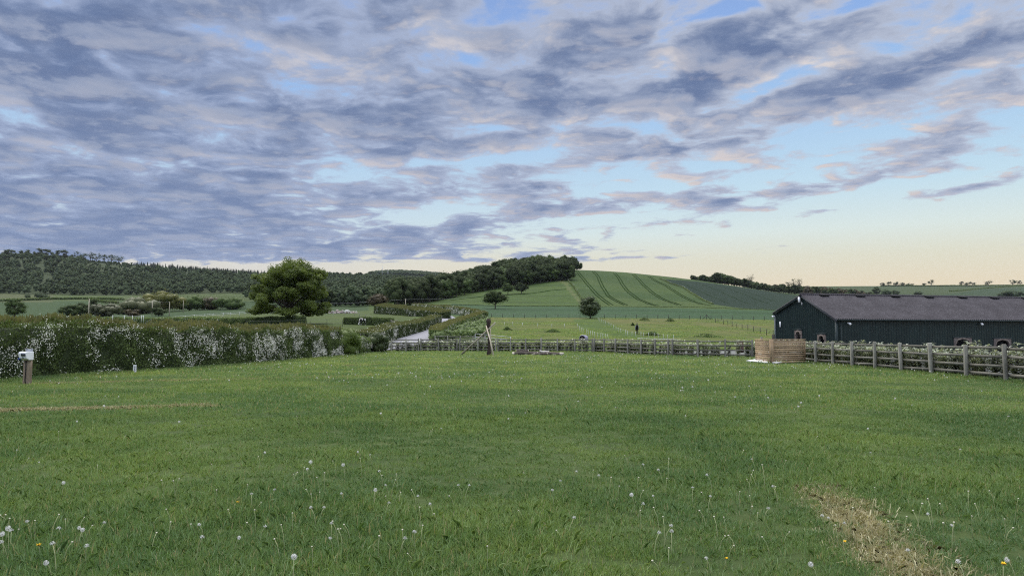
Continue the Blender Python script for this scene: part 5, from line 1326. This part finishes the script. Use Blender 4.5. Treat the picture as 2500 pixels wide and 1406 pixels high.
def pitch_sign():
    p = flat(328.5, 912); rt = empty('pitch_sign', (p[0], p[1], 0), R(-10)); tag(rt, 'small white plate marked 5 on a short stake by the hedge foot', 'sign')
    mb = MB(); mb.box((0, .012, .09), (.028, .016, .30)); mb.build('stake', M_POLE, rt)
    bm = bmesh.new(); bmesh.ops.create_cube(bm, size=1, matrix=Matrix.Translation((0, 0, .215)) @ Matrix.Diagonal((.155, .012, .30, 1))); bmesh.ops.bevel(bm, geom=bm.edges[:], offset=.004, segments=1, affect='EDGES')
    me = bpy.data.meshes.new('plate'); bm.to_mesh(me); bm.free(); me.materials.append(M_WHITE); pl_ = obj('plate', me, rt)
    cu = bpy.data.curves.new('numeral', 'FONT'); cu.body = '5'; cu.size = .17; cu.align_x = 'CENTER'; cu.extrude = .001; cu.offset = .004; to = bpy.data.objects.new('numeral', cu); C.objects.link(to)
    bpy.context.view_layer.update(); me = bpy.data.meshes.new_from_object(to.evaluated_get(bpy.context.evaluated_depsgraph_get())); bpy.data.objects.remove(to)
    me.materials.clear(); me.materials.append(plain('blue_black_ink', (.02, .025, .10), .6)); o = obj('numeral', me, pl_, (0, -.0085, .115)); o.rotation_euler = (math.pi / 2, 0, 0)
    mb = MB(); 
    for k, (x, h) in enumerate(((-.038, .022), (-.02, .034), (0, .042), (.02, .034), (.038, .022))): mb.box((x, -.0085, .285 + h / 2 - .012 * (k % 2)), (.010, .002, h), 0)
    mb.box((0, -.0085, .272), (.085, .002, .007)); mb.build('emblem', plain('grey_ink', (.12, .17, .19), .6), pl_)
pitch_sign()
# upright rotten trunk with two poles leaned across it
def totem():
    r = np.random.default_rng(4); p = np.array([*flat(1193, 868), 0.]); h = 2.85; n = 12; rows_ = 16; V = []
    for i in range(rows_ + 1):
        z = -.15 + (h + .15) * i / rows_; rad = .105 + .025 * math.sin(i * .9) + (.05 if i > rows_ - 4 else 0) - (.03 if i == rows_ else 0) + (.04 if i < 3 else 0) - (.045 if 7 < i < 11 else 0)
        for j in range(n):
            a = 6.283 * j / n; q = rad * r.uniform(.82, 1.15); V.append([q * math.cos(a) + .03 * math.sin(z * 2.2), q * math.sin(a), z + (r.uniform(-.08, .05) if i == rows_ else 0)])
    Q = [[i * n + j, i * n + (j + 1) % n, (i + 1) * n + (j + 1) % n, (i + 1) * n + j] for i in range(rows_) for j in range(n)]; V.append([0, 0, h - .06]); T = [[rows_ * n + j, rows_ * n + (j + 1) % n, len(V) - 1] for j in range(n)]
    o = obj('tree_trunk_post', mesh_np('tree_trunk_post', np.array(V), [np.array(Q), np.array(T)], M_ROT, smooth=True), loc=p); tag(o, 'dark upright rotten trunk standing on the lawn before the far fence', 'post')
    y0 = p[1]
    def pole(label, a, b_, rad, mat):
        a, b_ = np.array(a), np.array(b_); mb = MB(); mid = (a + b_) / 2 + r.normal(size=3) * .02; mb.tube([a - a, mid - a, b_ - a], rad, 8); o = mb.build('leaning_pole', mat, loc=a, smooth=True); tag(o, label, 'pole')
    pole('long grey pole slanting to the ground left of the rotten trunk', at(1125, 867, y0 + .6) * [1, 1, 0] + [0, 0, .03], at(1209, 788, y0 - .22), [.078, .07, .05], M_POLE2)
    pole('pale peeled pole leaning on the front of the rotten trunk', at(1205, 872, y0 - 1.6) * [1, 1, 0] + [0, 0, .03], at(1187, 796, y0 - .20), [.062, .058, .05], M_POLE)
    pole('short pale stick propped behind the rotten trunk', [p[0] + .20, p[1] + .30, .02], at(1197, 800, y0 + .22), [.04, .04, .03], M_POLE)
totem()
def logs():
    r = np.random.default_rng(9); mcut = plain('pale_cut_wood', (.52, .47, .38), .8); mdl = wood_mat('birch_bark', (.035, .028, .022), (.14, .115, .095), (5, 5, 5)); mwh = wood_mat('white_bark', (.30, .28, .24), (.58, .55, .49), (6, 6, 6))
    Y = 58.2; Xf = lambda a: (a - 1250) / F * Y * CP
    for k, (a, b_, z, dy, rad, lab, m) in enumerate(((1255, 1312, .15, 0., .15, 'long dark log at the left of the log pile', mdl), (1290, 1345, .13, .28, .13, 'dark log lying behind the others in the pile', mdl), (1262, 1290, .34, .18, .09, 'short log lying on top of the pile', mdl), (1304, 1335, .12, -.22, .12, 'pale barked log in the middle of the pile', mdl), (1328, 1366, .14, .02, .13, 'log with a white end at the right of the pile', mdl), (1318, 1340, .30, .12, .07, 'white peeled branch on top of the pile', mwh))):
        rt = empty('log', (Xf(a), Y + dy, z)); tag(rt, lab, 'log'); L = Xf(b_) - Xf(a); tilt = r.normal() * .05; pts = [np.array([L * q, r.normal() * .05 + tilt * q, r.normal() * .02]) for q in (0, .3, .6, 1)]
        mb = MB(); mb.tube(pts, [rad * q for q in (1, 1.06, .97, .92)], 10, cap=False); mb.build('bark', m, rt, smooth=True)
        mb = MB(); e = np.array([.16, 0, 0]) if k in (0,) else np.array([.03, 0, 0]); mb.tube([pts[0] - e, pts[0] + [.02, 0, 0]], [rad * .93, rad * 1.03], 10); mb.build('cut_end', mcut, rt)
        mb = MB(); e = np.array([.32, .05, 0]) if k == 4 else np.array([.03, 0, 0]); mb.tube([pts[-1] - [.02, 0, 0], pts[-1] + e], [rad * .95, rad * .86], 10); mb.build('cut_end', mcut, rt)
    mbk = plain('bark_flake', (.45, .42, .36), .9)
    for k, a in enumerate((1284, 1300, 1322, 1352)):
        o = mesh_np('bark_piece', ICO1[0] * [.20, .10, .04] * r.uniform(.8, 1.2, (len(ICO1[0]), 1)), [ICO1[1]], mbk); tag(obj('bark_piece', o, loc=(Xf(a), Y - .34, .06)), ['pale bark piece in the grass before the left log', 'pale bark piece before the middle of the pile', 'pale bark piece below the white branch', 'pale bark piece before the right log'][k], 'bark')
logs()

# ------------------------------------------------------------ beyond the fence
def steel_gate():
    a = gpx(1160, 74); b_ = gpx(1247, 71.4); rt = empty('field_gate', a); tag(rt, 'grey tubular steel field gate behind the leaning poles', 'gate'); d = b_ - a; d[2] = 0
    off = np.array([0, 0, .2])
    for z0, z1 in ((1.52, 1.20), (1.18, .95), (.88, .72), (.6, .5), (.3, .28)):
        mb = MB(); mb.tube([off + [0, 0, z0], d + off + [0, 0, z1]], .024, 6); mb.build('bar', M_STEEL, rt)
    for q in (0, .45, 1.): mb = MB(); mb.tube([d * q + [0, 0, .2], d * q + off + [0, 0, 1.52 - .32 * q]], .026, 6); mb.build('upright', M_STEEL, rt)
steel_gate()
P2 = [xyp(a, 77.5) for a in (1062, 1093, 1124, 1155, 1184)]
rt, pts = fence_run('rail_fence', 'pale post and rail fence just behind the far lawn fence by the lane', P2, seed=12, ph=1.45)
add_rails(rt, pts, [(i, i + 1) for i in range(4)], (.45, .9, 1.36), .07, 6)
o = MB(); o.box((0, 0, .55), (.42, .5, 1.1)); o.box((.24, .05, .45), (.12, .4, .85)); q = o.build('brown_box', plain('rusty_brown', (.115, .060, .050), .8), loc=gpx(1807, 66) + [0, 0, -.02]); tag(q, 'rusty brown upright box behind the fence before the barn', 'box')
q = MB(); q.box((0, 0, .7), (.14, .14, 1.5)); q.box((0, 0, 1.2), (.2, .2, .08)); q = q.build('gate_post', M_RAIL, loc=gpx(1860, 66)); tag(q, 'short square post behind the slat panels', 'post')
q = MB(); q.box((0, 0, .8), (.2, .2, 1.7)); q = q.build('gate_post', M_DARKP, loc=gpx(1889, 63.5)); tag(q, 'dark post at the left corner of the barn', 'post')

def wire_fence(name, label, posts, h, rad, mat, wires, wmat, wrad=.012, lean=0., seed=1, cat='fence', part='wire'):
    r = np.random.default_rng(seed); pts = [np.asarray(p, float) for p in posts]; rt = empty(name, pts[0]); tag(rt, label, cat); tops = []
    for p in pts:
        l = r.normal(size=2) * lean; q = p - pts[0]; mb = MB(); e = np.array([l[0], l[1], h * r.uniform(.95, 1.05)]); mb.tube([q + [0, 0, -.1], q + e], rad, 6); mb.build('post', mat, rt); tops.append((q, e))
    for f in wires:
        mb = MB()
        for (q, e), (q2, e2) in zip(tops[:-1], tops[1:]):
            a, b_ = q + e * f, q2 + e2 * f; mb.tube([a, (a + b_) / 2 - [0, 0, .04], b_], wrad, 4, cap=False)
        if mb.V: mb.build(part, wmat, rt)
    return rt
wire_fence('wire_fence', 'dark wire fence between the paddock and the green crop', [gpx(a, float(np.interp(a, [1200, 1900], [212, 208]))) for a in list(range(1200, 1430, 27)) + list(range(1476, 1900, 26))], 1.15, .075, M_DARKP, (.5, .92), M_WIRE, .02, .02, 31)
wire_fence('wire_fence', 'dark wire fence slanting from the crop down to the barn', [hit(a, b_, 100) for a, b_ in ((1747, 787), (1753, 788.5), (1766, 792), (1777, 794), (1787.5, 797), (1799, 801), (1812, 804), (1826, 806), (1840, 810), (1856, 814), (1871, 818), (1888, 822))], 1.2, .06, M_DARKP, (.55, .92), M_WIRE, .02, .02, 32)
ea, eb = gpx(1725, 210), gpx(1716, 210)
mb = MB()
for a, b_ in (((0, 0, 1.3), (-1.1, 0, 0)), ((0, 0, 1.3), (1.1, 0, 0)), ((0, 0, -.1), (0, 0, 1.45))): mb.beam(a, b_, .12, .12)
q = mb.build('strainer_post', M_DARKP, loc=ea); tag(q, 'braced dark strainer post in the middle of the wire fence', 'post')
wire_fence('electric_fence', 'white electric fence posts in a level row across the paddock', [hit(a, b_, 90) for a, b_ in ((1208, 797), (1231, 798), (1252, 797), (1275, 799), (1312, 800), (1347, 801), (1378, 802))], 1.05, .036, M_TAPE, (.9,), M_TAPE, .003, .09, 33, part='tape')
wire_fence('electric_fence', 'white electric fence posts slanting down to the rugged grazing horse', [hit(a, b_, 74) for a, b_ in ((1410, 803), (1415, 810), (1419, 813), (1424, 814), (1432.6, 819), (1437, 822), (1441, 823), (1447, 824), (1451, 826), (1459, 828), (1466, 829), (1472, 830), (1480, 832), (1486, 833))], 1.05, .021, M_TAPE, (.9,), M_TAPE, .003, .08, 34, part='tape')
wire_fence('electric_fence', 'white electric fence posts curving from the round bush to the yard', [hit(a, b_, 74) for a, b_ in ((1461, 784), (1464, 787), (1470, 790), (1474, 791.5), (1477.5, 793), (1487, 798), (1491, 800.5), (1498, 805), (1504, 810), (1510, 813.5), (1516, 816), (1526, 820), (1533, 822), (1542.6, 823), (1551, 824), (1565, 825.5), (1572, 826), (1584, 828), (1597, 829), (1608, 830), (1621, 832), (1630, 833), (1645, 834))], 1.0, .021, M_TAPE, (.9,), M_TAPE, .003, .07, 35, part='tape')
a, b_ = at(1556, 825.5, 78), at(1656, 829, 74); mb = MB(); mb.beam([0, 0, 0], b_ - a, .02, .055)
for q in (.02, .98): mb.tube([(b_ - a) * q + [0, 0, .02], [((b_ - a) * q)[0], ((b_ - a) * q)[1], g1(*((b_ - a) * q + a)[:2]) - a[2]]], .012, 6)
q = mb.build('white_rail', M_TAPE, loc=a); tag(q, 'low white rail behind the far lawn fence below the paddock', 'rail')
wire_fence('tape_fence', 'short white tape fence just above the left lawn hedge', [at(a, c_, 120) for a, c_ in ((275, 787), (303, 787), (323, 787), (345, 786.5), (350, 786.5))], 1.15, .04, M_TAPE, (.93,), M_TAPE, .010, .01, 36, part='tape')
wire_fence('tape_fence', 'long white tape fence crossing the meadow behind the oak', [gpx(a, Y) for a, Y in ((362, 215), (382, 218), (401, 220), (428, 222), (452, 223), (474, 224), (500, 226), (520, 227), (545, 228), (563, 230), (585, 231), (598, 231), (611, 232), (659, 234), (688, 236), (696, 236), (740, 238), (786, 240), (796, 240), (814, 241), (843, 242), (870, 243))], 1.35, .045, M_TAPE, (.92, .6), M_TAPE, .03, .01, 37, part='tape')
wire_fence('thin_wire_fence', 'thin dark wire fence passing in front of the oak trunk', [gpx(a, 138) for a in (600, 640, 684, 720, 757, 798, 836)], 1.3, .035, M_DARKP, (.5, .95), M_WIRE, .01, .01, 38)
wire_fence('thin_wire_fence', 'thin fence running back from the clipped hedges to the lane bank', [gpx(a, Y) for a, Y in ((918, 158), (905, 170), (892, 182), (878, 198), (865, 214))], 1.25, .05, M_RAIL, (.5, .95), M_WIRE, .014, .01, 39)
ga = gpx(955, 143); gb = gpx(969, 142); rt = empty('wooden_gate', ga); tag(rt, 'small wooden field gate right of the clipped hedges', 'gate'); d = gb - ga
for z in (.25, .55, .85, 1.1): mb = MB(); mb.beam([0, 0, z], d + [0, 0, z], .05, .09); mb.build('bar', M_POLE2, rt)
for q in (0, 1): mb = MB(); mb.box(d * q + [0, 0, .6], (.16, .16, 1.4)); mb.build('gate_post', M_RAIL, rt)
# poles and wires
tops = []
for a, Y, top, lab in ((216, 300, 730, 'utility pole in front of the pointed tree'), (371, 330, 733, 'utility pole left of the yellow-green tree'), (413, 300, 737, 'utility pole in front of the yellow-green tree'), (447, 380, 733, 'farthest utility pole right of the yellow-green tree'), (990, 350, 730, 'lone utility pole before the valley wood near the lane')):
    g = gpx(a, Y); h = at(a, top, Y)[2] - g[2]; rt = empty('utility_pole', g); tag(rt, lab, 'pole'); mb = MB(); mb.tube([[0, 0, -.3], [0, 0, h]], [.21, .15], 8); mb.build('pole', M_POLE2, rt)
    mb = MB(); mb.beam([-.5, .9, h - .25], [.5, -.9, h - .25], .09, .10); mb.build('crossarm', M_POLE2, rt); tops.append(g + [0, 0, h - .18])
ends = [at(1185, 722, 520), at(690, 741, 330)]
mb = MB(); mb.tube([ends[1] - tops[4], (ends[1] - tops[4]) * .5 - [0, 0, .9], [0, 0, 0], (ends[0] - tops[4]) * .5 - [0, 0, 1.0], ends[0] - tops[4]], .022, 4, cap=False); q = mb.build('overhead_wire', M_STEEL, loc=tops[4]); tag(q, 'thin overhead wire crossing the front of the valley wood', 'wire')
mb = MB(); mb.tube([tops[1] - tops[2], (tops[1] - tops[2]) / 2 - [0, 0, .3], [0, 0, 0]], .012, 4, cap=False); q = mb.build('overhead_wire', M_STEEL, loc=tops[2]); tag(q, 'thin overhead wire between the poles by the yellow-green tree', 'wire')
for a, top, Y, lab in ((933, 649, 2000, 'tall lattice radio mast on the skyline ridge'), (947, 658, 2000, 'shorter radio mast right of the tall one')):
    g = gpx(a, Y); h = at(a, top, Y)[2] - g[2]; rt = empty('radio_mast', g); tag(rt, lab, 'mast'); mb = MB(); w_ = .9
    for sx, sy in ((-1, -1), (1, -1), (0, 1)): mb.tube([[sx * w_, sy * w_, 0], [sx * w_ * .35, sy * w_ * .35, h]], .16, 4)
    for k in range(9):
        f = k / 9; f2 = (k + 1) / 9; q = w_ * (1 - .65 * f); q2 = w_ * (1 - .65 * f2); mb.tube([[-q, -q, h * f], [q2, -q2, h * f2]], .1, 4); mb.tube([[q, -q, h * f], [0, q2, h * f2]], .1, 4)
    mb.build('lattice', M_STEEL, rt); mb = MB(); mb.box((0, 0, h * .72), (1.6, 1.6, 1.2)); mb.tube([[0, 0, h], [0, 0, h + 3]], .12, 5); mb.build('aerials', M_STEEL, rt)
# rubble heap behind the tape fence
r = np.random.default_rng(15); V, T, nn = [], [], 0; g = gpx(828, 262)
for k in range(150):
    s = r.uniform(.25, .75); c = np.array([r.uniform(-6.5, 6.5), r.uniform(-1.2, 1.2), 0]); c[2] = max(0, (1.25 - .9 * abs(c[1])) * (1 - (abs(c[0]) / 7.5) ** 2) * r.uniform(.2, 1)); v = ICO1[0] * s * r.uniform(.6, 1.1, (len(ICO1[0]), 1)) * [1, .8, .6] + c; V.append(v); T.append(ICO1[1] + nn); nn += len(v)
mrb, t, b = mat_base('rubble'); gg = t.new('ShaderNodeNewGeometry'); t.L.new(t.mix(gg.outputs['Random Per Island'], (.13, .085, .07), (.42, .36, .32)), b.inputs['Base Color'])
tag(obj('rubble_heap', mesh_np('rubble_heap', np.vstack(V), [np.vstack(T)], mrb), loc=g), 'long heap of pinkish brown rubble behind the white tape fence', 'rubble')

# ------------------------------------------------------------ horses
def skin_body(name, verts, edges, radii, mat, parent, root=0, sub=2):
    me = bpy.data.meshes.new(name); me.from_pydata(verts, edges, []); me.materials.append(mat); o = obj(name, me, parent)
    o.modifiers.new('skin', 'SKIN'); sv = me.skin_vertices[0].data if me.skin_vertices else None
    if sv is None:
        bpy.context.view_layer.objects.active = o; bpy.ops.object.mode_set(mode='EDIT'); bpy.ops.object.mode_set(mode='OBJECT'); sv = me.skin_vertices[0].data
    for i, q in enumerate(radii): sv[i].radius = (q, q) if np.isscalar(q) else q
    sv[root].use_root = True; o.modifiers.new('sub', 'SUBSURF').levels = sub; o.modifiers['sub'].render_levels = sub
    return o
def horse(name, label, loc, rz, coat, graze=True, rug=None, patch=None):
    """faces +x; withers about 1.5 m"""
    rt = empty(name, loc, rz); tag(rt, label, 'horse')
    V = [(-.72, 0, 1.20), (-.35, 0, 1.14), (.10, 0, 1.10), (.55, 0, 1.16), (.78, 0, 1.18)]; Rr = [.27, .33, .35, .33, .24]; E = [(0, 1), (1, 2), (2, 3), (3, 4)]
    def add(p, q, rad): V.append(p); Rr.append(rad); E.append((q, len(V) - 1)); return len(V) - 1
    if graze: n = add((1.02, 0, .98), 4, .17); n = add((1.28, 0, .66), n, .13); n = add((1.42, 0, .42), n, .125); n = add((1.52, 0, .20), n, .09); n = add((1.55, 0, .08), n, .065)
    else: n = add((1.0, 0, 1.42), 4, .19); n = add((1.18, 0, 1.72), n, .14); n = add((1.34, 0, 1.84), n, .125); n = add((1.56, 0, 1.70), n, .095); n = add((1.70, 0, 1.58), n, .07)
    for sy in (-1, 1):
        f = add((.62, sy * .17, .86), 3, .13); f = add((.64, sy * .17, .52), f, .075); f = add((.64, sy * .17, .18), f, .05); f = add((.68, sy * .17, .03), f, .06)
        h = add((-.66, sy * .18, .88), 0, .17); h = add((-.58, sy * .18, .70), h, .10); h = add((-.78, sy * .18, .48), h, .072); h = add((-.74, sy * .18, .16), h, .05); h = add((-.70, sy * .18, .03), h, .06)
    skin_body('body', V, E, Rr, coat, rt)
    mn = plain('horse_hair', (.02, .018, .016) if patch is None else (.55, .53, .50), .8); mb = MB(); mb.tube([(-.98, 0, 1.32), (-1.10, 0, 1.10), (-1.12, 0, .75), (-1.08, 0, .48)], [.05, .085, .075, .02], 8); mb.build('tail', mn, rt, smooth=True)
    mb = MB(); top = [(.84, 0, 1.42), (1.08, 0, 1.12), (1.30, 0, .82)] if graze else [(.80, 0, 1.46), (1.0, 0, 1.66), (1.22, 0, 1.92)]; mb.tube(top, [.05, .06, .04], 6); mb.build('mane', mn, rt, smooth=True)
    ez = (1.40, .54) if graze else (1.27, 1.95)
    for sy in (-1, 1): mb = MB(); e = np.array([ez[0] - .07, sy * .07, ez[1] + (.02 if graze else 0)]); mb.tube([e, e + [-.02, sy * .02, .12]], [.03, .008], 6); mb.build('ear', coat, rt)
    if rug is not None:
        st = [(-1.02, .20, 1.24), (-.92, .34, 1.20), (-.4, .385, 1.16), (.1, .40, 1.12), (.55, .385, 1.18), (.82, .31, 1.20)]; VV = []; n = 13
        for x, q, z in st:
            for j in range(n):
                a = -.25 * math.pi + 1.5 * math.pi * j / (n - 1); yy = math.cos(a) * q; zz = z + math.sin(a) * q; zz = max(zz, z - q * .95); VV.append([x, yy * 1.04, zz if math.sin(a) > -.2 else z - q * (.9 + .15 * math.sin(x * 4))])
        Q = [[i * n + j, i * n + j + 1, (i + 1) * n + j + 1, (i + 1) * n + j] for i in range(len(st) - 1) for j in range(n - 1)]
        o = obj('rug', mesh_np('rug', np.array(VV), [np.array(Q)], rug, smooth=True), rt); sm = o.modifiers.new('thick', 'SOLIDIFY'); sm.thickness = .02; sm.offset = 1
    return rt
mdh = plain('dark_coat', (.018, .015, .014), .6); mrug = plain('grey_blue_rug', (.18, .19, .25), .85); mrug2 = plain('pale_mauve_rug', (.27, .26, .34), .85)
mpie, t, b = mat_base('piebald_coat'); g = t.new('ShaderNodeTexCoord'); t.L.new(t.ramp(t.noise(g.outputs['Object'], 1.7, 2, .4), [(.50, (.02, .018, .017)), (.53, (.62, .60, .57))], 'LINEAR'), b.inputs['Base Color'])
mwhh = plain('white_coat', (.60, .58, .54), .7)
horse('horse', 'rugged horse grazing behind the far fence below the slanting white posts', gpx(1425, 88) - [0, 0, .25], R(252), mdh, True, mrug2)
hs = horse('horse', 'rugged horse standing out in the paddock right of the round bush', hit(1555, 815.5, 90), R(262), mdh, False, mrug); hs.scale = (1, .72, 1.02)
horse('horse', 'black and white horse grazing before the clipped hedges', hit(885, 794.5, 90), R(250), mpie, True, None, True)
horse('horse', 'white horse far off by the rubble heap', hit(985, 763.5, 200) if False else gpx(842, 250) + [0.5, 0, 0], R(10), mwhh, True, None, True)

# rough tussocks in the paddock
mts = foliage('tussock_grass', (.045, .085, .020), (.085, .125, .035), .3)
for k, (a, c_, w_, lab) in enumerate(((1573, 783, 26, 'largest dark grass tussock at the paddock wire fence'), (1636, 785, 20, 'grass tussock at the wire fence right of the largest one'), (1545, 795, 8, 'small tussock left of the standing horse'), (1592, 819, 34, 'weedy tussock behind the white posts'), (1722, 823, 56, 'wide leafy nettle patch behind the fence near the brown box'), (1238, 806, 22, 'grass tussock in the left part of the paddock'), (1350, 811, 34, 'tussock patch in the middle of the left paddock'))):
    g = hit(a, c_, 70); wd = w_ * g[1] / F; r = np.random.default_rng(700 + k); n = 420; P = np.stack([r.normal(size=n) * wd * .28, r.normal(size=n) * wd * .22, 0 * np.zeros(n)], 1); P[:, 2] = r.uniform(0, 1, n) * .65 * np.exp(-(P[:, 0] / (wd * .4)) ** 2) * (1.0 if g[1] < 180 else 1.5)
    V, Q = cards(P, .2, r, np.array([[0, -.3, .6]] * n), .3); tag(obj('grass_tussock', mesh_np('grass_tussock', V, [Q], mts), loc=g), lab, 'tussock')
# ------------------------------------------------------------ the air over the valley
mh = bpy.data.materials.new('evening_air'); mh.use_nodes = True; t = NT(mh.node_tree); t.N.clear()
v = t.new('ShaderNodeVolumePrincipled'); v.inputs['Color'].default_value = (.80, .88, 1.0, 1); v.inputs['Density'].default_value = .00002
v.inputs['Anisotropy'].default_value = 0.
om = t.new('ShaderNodeOutputMaterial'); t.L.new(v.outputs[0], om.inputs['Volume'])
mb = MB(); mb.box((0, 1855, (float(GZ.max()) + 22 + float(GZ.min()) - 1) / 2), (14000, 3840, float(GZ.max()) + 22 - float(GZ.min()) + 1))
o = mb.build('haze', mh); tag(o, kind='stuff')
